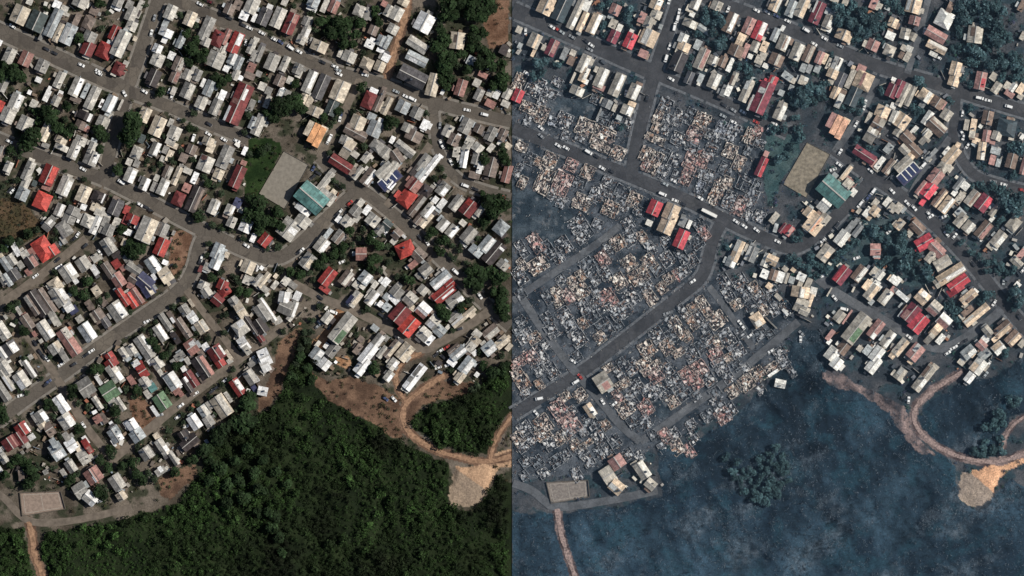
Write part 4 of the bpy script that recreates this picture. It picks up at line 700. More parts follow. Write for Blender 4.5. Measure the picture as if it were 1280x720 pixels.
for i, (h, kd, wd, nm, pts) in enumerate(ROADS):
    P = resample(pts, 3.0 if kd != D else 1.4); Nn = normals(P)
    z = .04 + .006 * i
    hw = wd / 2 * (.94 + .12 * N1(P[:, 0], P[:, 1], 9) if kd == L_ else .90 + .16 * N1.fbm(P[:, 0], P[:, 1], 12, 3) if kd != D else .45 + .7 * N1.fbm(P[:, 0], P[:, 1], 8, 3))
    rows = []
    off = [-1, -.5, 0, .5, 1]
    for o_ in off:
        Q = P + Nn * (o_ * hw * (1 if kd != D or o_ == 0 else .65 + .8 * N2.fbm(P[:, 0] + 50 * o_, P[:, 1] - 90 * o_, 5, 3)))[:, None]
        if h == 0: Q[:, 0] = np.minimum(Q[:, 0], 640)
        else: Q[:, 0] = np.maximum(Q[:, 0], 640)
        zz = np.full(len(P), z + (.03 if o_ == 0 else 0)) + (np.where(True, pile_z(Q[:, 0], Q[:, 1]), 0) if kd == D else 0)
        rows.append(np.stack([(Q[:, 0] - PW / 2) * S, (PH / 2 - Q[:, 1]) * S, zz], 1))
    R = np.stack(rows, 1); n, k = R.shape[:2]
    idx = np.arange(n * k).reshape(n, k)
    F = np.stack([idx[:-1, :-1], idx[1:, :-1], idx[1:, 1:], idx[:-1, 1:]], -1).reshape(-1, 4)[:, ::-1]
    M = {A: M_ASPH, L_: M_LANE, D: M_DIRT}[kd][h]
    tag(obj("road" if kd == A else "lane" if kd == L_ else "dirt_track", mesh("road", R.reshape(-1, 3), F, [M])), kind="structure",
        label=f"{nm}, {'asphalt' if kd == A else 'dusty surfaced' if kd == L_ else 'bare earth'} way in the {'unburnt' if h == 0 else 'burnt'} half")
    if kd != A: continue
    V, Fk = [], []
    for sgn in (-1, 1):
        for q in range(len(P) - 1):
            quad = []
            for a_, o_ in ((q, .0), (q + 1, .0), (q + 1, 3.2), (q, 3.2)):
                quad.append(P[a_] + Nn[a_] * sgn * (wd / 2 + o_))
            quad = np.array(quad); c = quad.mean(0)
            if (h == 0) != (c[0] < 637): continue
            bad = any(dist_poly(np.array([c[0]]), np.array([c[1]]), pp)[0] < w2 / 2 + 1.0 for jj, (h2, k2, w2, n2, pp) in enumerate(ROADS) if jj != i and h2 == h)
            if bad or N4(c[0:1], c[1:2], 8)[0] < .2: continue
            b0 = len(V)
            for zz in (0.0, .14 + .004 * (i % 5)):
                V += [((x - PW / 2) * S, (PH / 2 - y) * S, zz) for x, y in quad]
            ff = BOXF if sgn > 0 else [f[::-1] for f in BOXF]
            Fk += [tuple(b0 + u for u in f) for f in ff]
    if V: tag(obj("pavement", mesh("pavement", V, Fk, [M_PAVE[h]])), kind="structure", label=f"kerbed concrete pavement along the {nm}, {'unburnt' if h == 0 else 'burnt'} half")

# pitch and court
def slab(name, poly, z, mat, label, rim=None):
    n = len(poly)
    V = [W(x, y, 0) for x, y in poly] + [W(x, y, z) for x, y in poly]
    F = [tuple(range(2 * n - 1, n - 1, -1))] + [(i, i + n, (i + 1) % n + n, (i + 1) % n) for i in range(n)]
    return tag(obj(name, mesh(name, V, F, [mat])), label=label, kind="structure")
def edge_strips(poly, wd, z, mat, parent, name):
    for a, b in zip(poly, poly[1:] + poly[:1]):
        ax, ay, _ = W(*a); bx, by, _ = W(*b)
        L = math.hypot(bx - ax, by - ay); an = math.atan2(by - ay, bx - ax)
        V, F = boxes([(0, L, -wd / 2, wd / 2, 0, 1)])
        o = obj(name, mesh(name, V, F, [mat]), parent, (ax, ay, z[0]), an, (1, 1, z[1]))
M_PITCH = [mat_plain("gravel_pitch", (.205, .185, .155), .95, .2, .5), mat_plain("sandy_pitch", (.215, .185, .140), .95, .45, .5)]
M_LINE = mat_plain("faded_line_paint", (.33, .30, .26), .9)
M_RAIL = mat_plain("worn_rail", (.15, .135, .115), .9)
M_FENCE = mat_plain("weathered_boards", (.10, .085, .07), .9, .4, 2)
for h in (0, 1):
    hf = ('unburnt', 'burnt')[h]
    p = slab("sports_pitch", PITCH[h], .1, M_PITCH[h], f"bare gravel sports pitch beside the teal hall, {hf} half")
    for u, (ax, ay) in enumerate(PITCH[h]): pass
    edge_strips(PITCH[h], .12, (.1, .45), M_RAIL, p, "pitch_rail")
    c = slab("ball_court", COURT[h], .1, [mat_plain("court_surface", (.24, .185, .15), .95, .25, .6), mat_plain("ash_court_surface", (.20, .175, .155), .95, .4, .8)][h], f"small walled ball court at the south-west corner, {hf} half")
    edge_strips(COURT[h], .4, (.1, .9), M_FENCE, c, "court_wall")
    def lerp(u, v):
        P4 = COURT[h]
        x = (P4[0][0] * (1 - u) + P4[1][0] * u) * (1 - v) + (P4[3][0] * (1 - u) + P4[2][0] * u) * v
        y = (P4[0][1] * (1 - u) + P4[1][1] * u) * (1 - v) + (P4[3][1] * (1 - u) + P4[2][1] * u) * v
        return x, y
    for (u0, v0, u1, v1) in ((.08, .1, .92, .1), (.08, .9, .92, .9), (.08, .1, .08, .9), (.92, .1, .92, .9), (.5, .1, .5, .9)):
        ax, ay, _ = W(*lerp(u0, v0)); bx, by, _ = W(*lerp(u1, v1)); Ln = math.hypot(bx - ax, by - ay)
        V, F = boxes([(0, Ln, -.12, .12, 0, .006)])
        obj("court_line", mesh("court_line", V, F, [M_LINE]), c, (ax, ay, .104), math.atan2(by - ay, bx - ax))

# ------------------------------------------------------------------ areas of the town, for labels
AREAS = [((70, 35), "north-west corner block"), ((290, 15), "north edge block"), ((420, 45), "north garden block"), ((245, 80), "upper middle block"), ((370, 115), "civic hall block"),
         ((70, 140), "upper west block"), ((225, 200), "middle block"), ((575, 60), "north-east grove"), ((475, 160), "hall east block"), ((590, 190), "north-east corner block"),
         ((60, 235), "west block"), ((170, 290), "avenue fork block"), ((400, 250), "pitch block"), ((560, 260), "east block"), ((455, 315), "wooded triangle"), ((290, 345), "bend block"),
         ((350, 390), "lane-end block"), ((500, 375), "red warehouse block"), ((90, 380), "south-west upper block"), ((215, 420), "south-west middle block"), ((280, 400), "cross lane block"),
         ((240, 520), "lower lane block"), ((20, 440), "far west block"), ((100, 500), "crossroads block"), ((70, 580), "ball court block"), ((450, 440), "ravine edge"), ((590, 440), "south-east edge"),
         ((590, 330), "south-east grove"), ((300, 640), "wooded hillside"), ((20, 330), "scrub field edge"), ((200, 590), "hillside corner")]
def area(px, py):
    if px > 640: px, py = px - 653, py + 12
    return min(AREAS, key=lambda a: (a[0][0] - px) ** 2 + (a[0][1] - py) ** 2)[1]
HALF = ("in the unburnt half", "in the burnt half")
PENDING = []           # (object, half, px, py, key phrase, template)
def want(o, h, px, py, phrase, noun):
    PENDING.append((o, h, px, py, phrase, noun))
def write_labels():
    by = {}
    for p in PENDING: by.setdefault((p[1], area(p[2], p[3]), p[4], p[5]), []).append(p)
    for (h, ar, ph, noun), v in by.items():
        v.sort(key=lambda p: p[2])
        for i, p in enumerate(v):
            art = "the " + ar
            if len(v) == 1: s = f"{ph} {noun}, only one in {art}, {HALF[h][7:]}"
            elif len(v) == 2: s = f"{ph} {noun}, {('western', 'eastern')[i]} of two in {art}, {HALF[h][7:]}"
            else: s = f"{ph} {noun}, {ordinal(i + 1)} from west, {ar}, {HALF[h][7:]}"
            p[0]["label"] = s

# ------------------------------------------------------------------ parse the survey
def parse(txt):
    H, T, C, X = [], [], [], []
    ox = oy = 0; da = 0
    for ln in txt.splitlines():
        k = ln.split()
        if not k: continue
        if k[0][0] == '@': ox, oy, da = int(k[0][1:]), int(k[1]), float(k[2]); continue
        if k[0] == '#trees':
            for q in k[1:]:
                x, y, r = map(float, q.split(',')); T.append((ox + x / 8, oy + y / 8, r / 8))
            continue
        if k[0] == '#cars':
            for q in k[1:]:
                x, y, c, a = q.split(','); C.append((ox + float(x) / 8, oy + float(y) / 8, c, float(a)))
            continue
        i = 0
        while i < len(k):
            q = k[i]
            if q[0] == '!':
                x, y = map(float, k[i + 1].split(',')); X.append((q[1:], ox + x / 8, oy + y / 8)); i += 2; continue
            star = q[0] == '*'; p = q.lstrip('*').split(',')
            x, y, L, Wd = map(float, p[:4]); c = p[4]; a = float(p[5]) if len(p) > 5 else None
            it = dict(x=ox + x / 8, y=oy + y / 8, L=L / 8, W=Wd / 8, c=c[0], t=c[1:], a=a, da=da, patches=[], annex=[])
            if star: H[-1]['patches'].append(it)
            else:
                if a is None: it['a'] = da
                H.append(it)
            i += 1
    return H, T, C, X

# ------------------------------------------------------------------ houses
def unit_gable(mat):
    V = [(-.5, -.5, -.12), (.5, -.5, -.12), (.5, .5, -.12), (-.5, .5, -.12), (-.5, -.5, 0), (.5, -.5, 0), (.5, .5, 0), (-.5, .5, 0), (-.5, 0, 1), (.5, 0, 1)]
    F = [(0, 3, 2, 1), (0, 1, 5, 4), (2, 3, 7, 6), (4, 5, 9, 8), (6, 7, 8, 9), (1, 2, 6, 9, 5), (3, 0, 4, 8, 7)]
    return mesh("gable_roof", V, F, [mat])
def unit_hip(mat):
    V = [(-.5, -.5, -.12), (.5, -.5, -.12), (.5, .5, -.12), (-.5, .5, -.12), (-.5, -.5, 0), (.5, -.5, 0), (.5, .5, 0), (-.5, .5, 0), (-.2, 0, 1), (.2, 0, 1)]
    F = [(0, 3, 2, 1), (0, 1, 5, 4), (1, 2, 6, 5), (2, 3, 7, 6), (3, 0, 4, 7), (4, 5, 9, 8), (6, 7, 8, 9), (5, 6, 9), (7, 4, 8)]
    return mesh("hip_roof", V, F, [mat])
def unit_mono(mat):
    V = [(-.5, -.5, -.3), (.5, -.5, -.3), (.5, .5, -.3), (-.5, .5, -.3), (-.5, -.5, 0), (.5, -.5, 0), (.5, .5, 1), (-.5, .5, 1)]
    return mesh("lean_to_roof", V, BOXF, [mat])
ROOFM = {}
def roofmesh(t, c, h):
    k = (t, c, h)
    if k not in ROOFM: ROOFM[k] = {'g': unit_gable, 'h': unit_hip, 'm': unit_mono}[t](ROOF[c, h])
    return ROOFM[k]
BOXM = {}
def boxmesh(name, mat):
    k = (name, mat.name)
    if k not in BOXM: BOXM[k] = mesh(name, boxv(-.5, .5, -.5, .5, 0, 1), BOXF, [mat])
    return BOXM[k]
CAPM = {h: mesh("ridge_cap", boxv(-.502, .502, -.03, .03, .93, 1.05), BOXF, [mat_plain("ridge_cap_metal_%d" % h, (.40, .38, .35), .6, .2, 1, .3)]) for h in (0, 1)}
M_CHIM = mat_plain("sooty_flue", (.05, .045, .04), .8)
M_TANK = mat_plain("plastic_tank", (.06, .07, .09), .6)

def make_body(parent, L, Wd, c, t, h, r, eave, at=(0, 0, 0), rz=0.0, wname="wall", rname="roof"):
    """L, Wd in metres; parts under parent at the local offset"""
    rise = {'g': Wd * .5 * r.uniform(.46, .62), 'h': Wd * .5 * r.uniform(.46, .6), 'm': r.uniform(.25, .55)}[t]
    wl = obj(wname, boxmesh("wall", r.choice(WALLS)), parent, at, rz, (L - .7 if L > 2 else L * .85, Wd - .6 if Wd > 2 else Wd * .85, eave))
    rf = obj(rname, roofmesh(t, c, h), parent, (at[0], at[1], at[2] + eave + .12 * rise), rz, (L, Wd, rise))
    if t == 'g' and L > 5: obj("ridge_cap", CAPM[h], rf)
    return rise

def make_house(it, h, idx):
    r = random.Random(idx * 31 + h * 7)
    L, Wd = it['L'] * S, it['W'] * S
    t = it['t'] if it['t'] in ('g', 'h') else None
    big = L * Wd
    if t is None: t = 'g' if big > 26 and min(L, Wd) > 3.2 else 'm'
    if t == 'g' and big > 40 and .8 < L / Wd < 1.25 and r.random() < .15: t = 'h'
    shed = big < 20
    eave = r.uniform(2.1, 2.6) if shed else (r.uniform(2.6, 3.4) if big < 110 or r.random() < .6 else r.uniform(4.6, 5.6))
    name = "shed" if shed else {'g': "cottage" if big < 52 else "gabled_house", 'h': "hipped_house", 'm': "lean_to_house"}[t]
    if h and not shed: name = "surviving_" + ("cottage" if name == "cottage" else "house")
    root = obj(name, None, None, W(it['x'], it['y']), math.radians(it['a']))
    root.empty_display_size = .5
    ph = ("small " if big < 40 and not shed else "large " if big > 130 else "") + WORD[it['c']]
    want(root, h, it['x'], it['y'], ph, ("roofed shed" if shed else {'g': "gable-roofed house", 'h': "hip-roofed house", 'm': "flat-roofed house"}[t]))
    tag(root, cat="shed" if shed else "house", group=("sheds and outbuildings " if shed else "houses ") + ("before the fire" if h == 0 else "left standing by the fire"))
    rise = make_body(root, L, Wd, it['c'], t, h, r, eave)
    ca, sa = math.cos(math.radians(it['a'])), math.sin(math.radians(it['a']))
    def local(x, y):
        dx, dy = (x - it['x']) * S, -(y - it['y']) * S
        return dx * ca + dy * sa, -dx * sa + dy * ca
    for p in it['patches']:
        u, v = local(p['x'], p['y'])
        pl, pw = p['L'] * S, p['W'] * S
        if p['a'] is not None:
            d = (p['a'] - it['a']) % 180
            if 45 < d < 135: pl, pw = pw, pl
        u = max(-L / 2 + pl / 2, min(L / 2 - pl / 2, u)) if pl < L else 0
        pl = min(pl, L * .98); pw = min(pw, Wd * .98)
        if t == 'm':
            sl = rise / Wd; z = eave + .12 * rise + rise * .5 + v * sl + .05; tilt = math.atan(sl)
        else:
            half = Wd / 2; pw = min(pw, half * .94)
            sg = 1 if v > 0 else -1
            av = min(max(abs(v), pw / 2 + .06), half - pw / 2)
            v = sg * av
            sl = rise / half; z = eave + .12 * rise + rise * (1 - av / half) + .05; tilt = -sg * math.atan(sl)
        o = obj("roof_sheet_and_sunlit_patch", boxmesh("roof_sheet_and_sunlit_patch", ROOF[p['c'], h]), root, (u, v, z), 0, (pl, pw, .07))  # odd sheets, and pale ones that paint the sunlit slope brighter
        o.rotation_euler = (tilt, 0, 0)
    if not shed and r.random() < .45:
        u, v = r.uniform(-.35, .35) * L, r.uniform(-.3, .3) * Wd
        if r.random() < .7: obj("chimney", boxmesh("chimney", M_CHIM), root, (u, v, eave), 0, (.55, .55, rise + .9))
        else: obj("water_tank", boxmesh("water_tank", M_TANK), root, (u, v, eave + .2), .3, (1.0, 1.0, rise + .9))
    if not shed and len(it['annex']) < 2 and r.random() < .75:      # lean-to or porch against one wall
        for _ in range(r.randint(1, 2)):
            c2 = r.choice((it['c'], 'g', 'l', 'n', 's', 'd', 'k')); pw_, pd_ = r.uniform(1.8, 4.2), r.uniform(1.2, 2.4)
            if r.random() < .5: make_body(root, pw_, pd_, c2, 'm', h, r, eave * r.uniform(.6, .85), (r.uniform(-.3, .3) * L, r.choice((-1, 1)) * (Wd / 2 + pd_ * .38), 0), 0, "porch_wall", "porch_roof")
            else: make_body(root, pd_, pw_, c2, 'm', h, r, eave * r.uniform(.6, .85), (r.choice((-1, 1)) * (L / 2 + pd_ * .38), r.uniform(-.25, .25) * Wd, 0), 0, "porch_wall", "porch_roof")
    for a in it['annex']:
        u, v = local(a['x'], a['y'])
        aL, aW = a['L'] * S, a['W'] * S
        at_ = 'g' if aL * aW > 16 and r.random() < .4 else 'm'
        make_body(root, aL, aW, a['c'], at_, h, r, eave * r.uniform(.72, .95), (u, v, 0), math.radians(a['a'] - it['a']), "annexe_wall", "annexe_roof")
        for p in a['patches']:
            u2, v2 = local(p['x'], p['y'])
            obj("roof_sheet_and_sunlit_patch", boxmesh("roof_sheet_and_sunlit_patch", ROOF[p['c'], h]), root, (u2, v2, eave + rise * .5 + .3), math.radians((p['a'] if p['a'] is not None else a['a']) - it['a']), (p['L'] * S, p['W'] * S, .07))
    return root

def gather(H):
    """small roofs that touch a larger one belong to it"""
    H = sorted(H, key=lambda i: -i['L'] * i['W'])
    keep = []
    for it in H:
        ar = it['L'] * it['W']
        if ar < 92 and keep:
            best = None
            for k in keep:
                if k['L'] * k['W'] < ar * 1.25 or len(k['annex']) >= 3: continue
                d = math.hypot(k['x'] - it['x'], k['y'] - it['y'])
                lim = .5 * (min(k['L'], k['W']) + .5 * abs(k['L'] - k['W'])) + .5 * min(it['L'], it['W']) + 1.2
                if d < lim and (best is None or d < best[0]): best = (d, k)
            if best: best[1]['annex'].append(it); continue
        keep.append(it)
    return keep

HL, TL, CL, XL = parse(LEFT); HR, TR, CR, XR = parse(RIGHT); RU, _, _, _ = parse(RUINS)
FOOT = []      # footprints (x, y, half-size) of everything standing, plan units
for it in HL + HR: FOOT.append((it['x'], it['y'], .5 * math.hypot(it['L'], it['W']) * .8))
for h, Hs in ((0, HL), (1, HR)):
    for i, it in enumerate(gather(Hs)):
        make_house(it, h, i + 1)

# ------------------------------------------------------------------ special buildings
def special(name, x, y, ang, h, label, cat):
    o = obj(name, None, None, W(x, y), math.radians(ang)); tag(o, label, cat, None)
    return o
M_PV = mat_plain("solar_cells", (.035, .045, .10), .25, .2, 2, .5)
M_PVD = mat_plain("solar_deck", (.06, .06, .11), .6, .3, 1)
for h, XX in ((0, XL), (1, XR)):
    hf = ('unburnt', 'burnt')[h]
    for nm, x, y in XX:
        r = random.Random(5 + h)
        if nm == 'teal':
            o = special("teal_hall", x, y, -41, h, f"large teal-roofed hall beside the sports pitch, {hf} half", "hall")
            L, Wd, ev, rise = 38 * S, 27 * S, 5.0, 2.6
            obj("wall", boxmesh("wall", WALLS[4]), o, (0, 0, 0), 0, (L - .6, Wd - .6, ev))
            rf = obj("roof", roofmesh('g', 't', h), o, (0, 0, ev + .3), 0, (L, Wd, rise)); obj("ridge_cap", CAPM[h], rf)
            FOOT.append((x, y, 18))
        elif nm == 'orange_civic':
            o = special("civic_hall", x, y, 63, h, f"orange tiled civic hall of stepped bays near the pitch, {hf} half", "hall")
            for k, (u, v, l, b_, c, ev) in enumerate([(1.0, 3.7, 8.8, 3.6, 'p' if h else 'c', 4.0), (-.2, 0, 11.5, 3.8, 'o', 4.4), (-.9, -3.8, 12.0, 3.6, 'o', 4.1), (4.6, -4.0, 2.8, 4.2, 'c', 3.6)]):
                obj("wall", boxmesh("wall", WALLS[0]), o, (u, v, 0), 0, (l - .4, b_ - .2, ev))
                obj("roof_bay", roofmesh('m', c, h), o, (u, v, ev + .15), math.pi if k == 0 else 0, (l, b_, .7))
            FOOT.append((x, y, 14))
        elif nm == 'solar':
            o = special("solar_house", x, y, 42, h, f"grey-roofed building with a deck of dark blue solar panels, {hf} half", "building")
            L, Wd, ev = 24 * S, 11 * S, 4.6
            obj("wall", boxmesh("wall", WALLS[4]), o, (0, 6.5 * S, 0), 0, (L - .6, Wd - .6, ev))
            rf = obj("roof", roofmesh('g', 'l', h), o, (0, 6.5 * S, ev + .15), 0, (L, Wd, 1.3)); obj("ridge_cap", CAPM[h], rf)
            obj("lower_wall", boxmesh("wall", WALLS[2]), o, (-1.2, -7.5 * S, 0), 0, (30 * S - .6, 15 * S - .6, 3.6))
            dk = obj("deck", boxmesh("deck", M_PVD), o, (-1.2, -7.5 * S, 3.6), 0, (30 * S, 15 * S, .2))
            for q in range(4):
                obj("solar_panel", boxmesh("solar_panel", M_PV), o, (-1.2 + (q - 1.5) * 7.1 * S, -6.5 * S, 3.86), 0, (5.0 * S, 12 * S, .12))
            for q in range(3 if h == 0 else 4):
                obj("white_rail", boxmesh("white_rail", ROOF['w', h]), o, (-1.2 + (q - 1) * 7.1 * S, -6.5 * S, 3.9), 0, (1.3 * S, 12.4 * S, .2))
            obj("white_rail", boxmesh("white_rail", ROOF['w', h]), o, (-1.2, .2 * S, 3.9), 0, (28 * S, 1.2 * S, .2))
            FOOT.append((x, y, 16))

# ------------------------------------------------------------------ burnt houses
RPAL = {'b': [((.66, .59, .51), 3), ((.44, .37, .33), 3), ((.24, .14, .10), 2), ((.035, .036, .04), 9), ((.82, .79, .73), 2.4), ((.16, .13, .125), 4)],
        'p': [((.42, .28, .255), 3), ((.52, .44, .40), 4), ((.24, .12, .105), 3), ((.05, .05, .055), 5), ((.72, .68, .64), 1), ((.17, .13, .13), 3)],
        'g': [((.30, .31, .33), 4), ((.17, .18, .20), 4), ((.22, .15, .12), 2), ((.03, .035, .045), 9), ((.66, .66, .64), 1.8)],
        'd': [((.14, .155, .175), 3), ((.07, .08, .095), 4), ((.03, .035, .045), 7), ((.36, .37, .38), 1), ((.12, .09, .08), 2)],
        's': [((.34, .37, .42), 5), ((.22, .24, .28), 3), ((.05, .055, .065), 4), ((.58, .60, .62), 1)]}
M_RUB = mat_attr("burnt_debris", fine=3.0, lo=.6, hi=1.35)
def piece(V, F, C, c, l, b, t, rz, tx, ty, rgb):
    ca, sa = math.cos(rz), math.sin(rz); k = len(V)
    for (x, y, z) in boxv(-l / 2, l / 2, -b / 2, b / 2, -t / 2, t / 2):
        z2 = z + x * tx + y * ty
        V.append((c[0] + x * ca - y * sa, c[1] + x * sa + y * ca, max(0.0, c[2] + z2))); C.append(rgb)
    F += [tuple(i + k for i in f) for f in BOXF]
def pick(r, pal):
    tot = sum(w_ for _, w_ in pal); u = r.random() * tot
    for c, w_ in pal:
        u -= w_
        if u <= 0: break
    f = r.uniform(.8, 1.2)
    return tuple(min(.9, x * f) for x in c)
RUBM, FOOTM = {}, {}
def rubble_mesh(kind, v):
    k = (kind, v)
    if k not in RUBM:
        r = random.Random(hash(kind) % 100 + v * 17 if False else ord(kind) * 13 + v * 17)
        V, F, C = [], [], []
        for i in range({'b': 230, 'p': 215, 's': 190, 'g': 175, 'd': 120}[kind]):
            x, y = r.uniform(-.48, .48) * 7, r.uniform(-.48, .48) * 7
            if r.random() < .06: x, y = x * 1.3, y * 1.3      # spilled past the walls
            l = r.choice((.25, .4, .6, .9, 1.7)) * r.uniform(.7, 1.2); b = l * r.uniform(.1, .5) if l > .6 else l * r.uniform(.5, 1)
            rz = r.choice((0, math.pi / 2)) + r.gauss(0, .25) if r.random() < .75 else r.uniform(0, math.pi)
            piece(V, F, C, (x, y, r.uniform(.05, .7)), l, b, r.uniform(.05, .25), rz, r.gauss(0, .3), r.gauss(0, .3), pick(r, RPAL[kind]))
        RUBM[k] = mesh("rubble", V, F, [M_RUB], col=np.array(C))
    return RUBM[k]
def footing_mesh(kind, v):
    """broken stub walls round and across a unit 7 m lot"""
    k = (kind, v)
    if k not in FOOTM:
        r = random.Random(ord(kind) + v * 5)
        V, F, C = [], [], []
        pale = {'b': (.56, .50, .44), 'p': (.45, .33, .30), 'g': (.42, .43, .44), 'd': (.33, .35, .37), 's': (.40, .42, .45)}[kind]
        segs = [(-3.5, -3.5, 3.5, -3.5), (3.5, -3.5, 3.5, 3.5), (3.5, 3.5, -3.5, 3.5), (-3.5, 3.5, -3.5, -3.5)]
        q = r.uniform(-1.5, 1.5); segs.append((q, -3.5, q, 3.5))
        if r.random() < .7: q2 = r.uniform(-1.5, 1.5); segs.append((-3.5, q2, q, q2))
        for (ax, ay, bx, by) in segs:
            n = 5
            for i in range(n):
                if r.random() < .2: continue
                t0, t1 = i / n, (i + 1) / n
                cx, cy = ax + (bx - ax) * (t0 + t1) / 2, ay + (by - ay) * (t0 + t1) / 2
                hgt = r.uniform(.25, 1.5)
                f = r.uniform(.35, 1.15); cx += r.gauss(0, .09); cy += r.gauss(0, .09)
                piece(V, F, C, (cx, cy, hgt / 2), math.hypot(bx - ax, by - ay) / n * r.uniform(.75, 1.05), .28, hgt, math.atan2(by - ay, bx - ax) + r.gauss(0, .06), 0, 0, tuple(x * f for x in pale))
        FOOTM[k] = mesh("footing", V, F, [M_RUB], col=np.array(C))
    return FOOTM[k]
SHEETM = {}
def sheet_mesh(rgb, v):
    k = (rgb, v)
    if k not in SHEETM:
        r = random.Random(v * 3 + 1)
        nx, ny = 5, 3
        V, F = [], []
        a, b, p = r.uniform(.1, .35), r.uniform(-.3, .3), r.uniform(0, 6)
        for i in range(nx):
            for j in range(ny):
                x, y = i / (nx - 1) - .5, j / (ny - 1) - .5
                V.append((x, y, .25 + a * math.sin(x * 5 + p) + b * y))
        n0 = len(V); V += [(x, y, z - .06) for x, y, z in V]
        for i in range(nx - 1):
            for j in range(ny - 1):
                q = [i * ny + j, (i + 1) * ny + j, (i + 1) * ny + j + 1, i * ny + j + 1]
                F.append(tuple(q)); F.append(tuple(n0 + u for u in reversed(q)))
        SHEETM[k] = mesh("fallen_sheet", V, F, [M_RUB], col=np.array([rgb] * len(V)))
    return SHEETM[k]
SHC = {'b': [(.74, .68, .60), (.52, .43, .37), (.34, .22, .16)], 'p': [(.52, .28, .26), (.62, .50, .46)], 'g': [(.36, .38, .40), (.55, .55, .54)], 'd': [(.16, .18, .20), (.34, .35, .36)], 's': [(.42, .46, .52), (.55, .58, .60)]}
RW = {'b': "pale bright", 'p': "pinkish rusty", 'g': "grey ashy", 'd': "dark charred", 's': "bluish grey"}
gr = np.random.default_rng(17)
for _ in range(4000):
    if len(RU) >= 298: break
    x, y = gr.uniform(645, 990), gr.uniform(100, 600)
    if not inpoly(np.array([x]), np.array([y]), POLY['burn1'])[0] or near_road(np.array([x]), np.array([y]), 7)[0]: continue
    if any(inpoly(np.array([x]), np.array([y]), POLY[q])[0] for q in ('blue1', 'blue1b', 'blue1c')): continue
    Lr, Wr = gr.uniform(11, 18), gr.uniform(10, 15)
    if any(math.hypot(q['x'] - x, q['y'] - y) < .42 * (min(q['L'], q['W']) + Wr) + 1.5 for q in RU): continue
    if any(math.hypot(q['x'] - x, q['y'] - y) < .5 * (max(q['L'], q['W']) + Wr) for q in HR): continue
    near = min(RU, key=lambda q: (q['x'] - x) ** 2 + (q['y'] - y) ** 2)
    RU.append(dict(x=x, y=y, L=Lr, W=Wr, c='gdgb'[int(gr.integers(4))], t='', a=near['a'], da=0, patches=[], annex=[]))
for i, it in enumerate(RU):
    r = random.Random(900 + i)
    L, Wd = it['L'] * S, it['W'] * S
    for _ in range(2):       # keep clear of the street
        ca_, sa_ = math.cos(math.radians(it['a'])), math.sin(math.radians(it['a']))
        cx = [it['x'] + (u * it['L'] * ca_ - v * it['W'] * sa_) / 2 for u in (-1, 0, 1) for v in (-1, 0, 1)]; cy = [it['y'] - (u * it['L'] * sa_ + v * it['W'] * ca_) / 2 for u in (-1, 0, 1) for v in (-1, 0, 1)]
        if not near_road(np.array(cx), np.array(cy), 1.0).any(): break
        it['L'] *= .9; it['W'] *= .9
    L, Wd = it['L'] * S, it['W'] * S
    if it['W'] < 4: L, Wd = max(L, 2), max(Wd, 1)
    root = obj("burnt_house", None, None, W(it['x'], it['y']), math.radians(it['a']))
    tag(root, cat="burnt house", group="houses burnt down to footings and rubble")
    want(root, 1, it['x'], it['y'], RW[it['c']], "burnt-house rubble" if L * Wd > 45 else "burnt-outbuilding rubble heap")
    tag(obj("footing", footing_mesh(it['c'], i % 6), root, None, 0, (L / 7, Wd / 7, 1)), kind="stuff")
    tag(obj("rubble", rubble_mesh(it['c'], i % 7), root, None, math.pi * (i % 2), (L / 7, Wd / 7, 1)), kind="stuff")
    for k in range(r.randint(2, 5)):
        c = r.choice(SHC[it['c']])
        o = obj("fallen_sheet", sheet_mesh(c, r.randint(0, 4)), root, (r.uniform(-.38, .38) * L, r.uniform(-.38, .38) * Wd, r.uniform(.2, .7)), r.uniform(0, 3.1), (r.uniform(1.4, 2.8), r.uniform(.8, 1.5), 1))
    FOOT.append((it['x'], it['y'], .5 * max(it['L'], it['W'])))

# ------------------------------------------------------------------ cars
def car_body(mat, kind):
    l, b = {'w': (4.3, 1.78), 'W': (5.0, 2.0), 'B': (10.5, 2.5)}[kind]
    hh = {'w': 1.0, 'W': 1.9, 'B': 3.0}[kind]
    secs = [(-.5, .80, .62 * hh), (-.47, .94, .80 * hh), (-.25, 1, .88 * hh), (.2, 1, .88 * hh), (.42, .95, .80 * hh), (.49, .82, .62 * hh)]
    V, F = [], []
    for u, wd, z in secs:
        y = b / 2 * wd
        V += [(u * l, -y, .28), (u * l, -y, z * .75 + .1), (u * l, -y * .88, z), (u * l, y * .88, z), (u * l, y, z * .75 + .1), (u * l, y, .28)]
    for s in range(len(secs) - 1):
        for k in range(5):
            a_ = s * 6 + k; F.append((a_, a_ + 6, a_ + 7, a_ + 1))
        F.append((s * 6 + 5, s * 6 + 11, s * 6 + 6, s * 6))
    F.append((0, 1, 2, 3, 4, 5)); e = (len(secs) - 1) * 6; F.append((e + 5, e + 4, e + 3, e + 2, e + 1, e))
    return mesh("car_body", V, F, [mat])
def car_cabin(mat, kind):
    l, b = {'w': (4.3, 1.78), 'W': (5.0, 2.0), 'B': (10.5, 2.5)}[kind]
    z0, z1 = {'w': (.86, 1.42), 'W': (1.62, 2.0), 'B': (2.6, 3.1)}[kind]
    x0, x1, x2, x3 = {'w': (-.42, -.30, .05, .22), 'W': (-.49, -.46, .22, .33), 'B': (-.49, -.485, .47, .49)}[kind]
    y0, y1 = b / 2 * .9, b / 2 * .74
    return [(x0 * l, -y0, z0), (x3 * l, -y0, z0), (x3 * l, y0, z0), (x0 * l, y0, z0), (x1 * l, -y1, z1), (x2 * l, -y1, z1), (x2 * l, y1, z1), (x1 * l, y1, z1)]
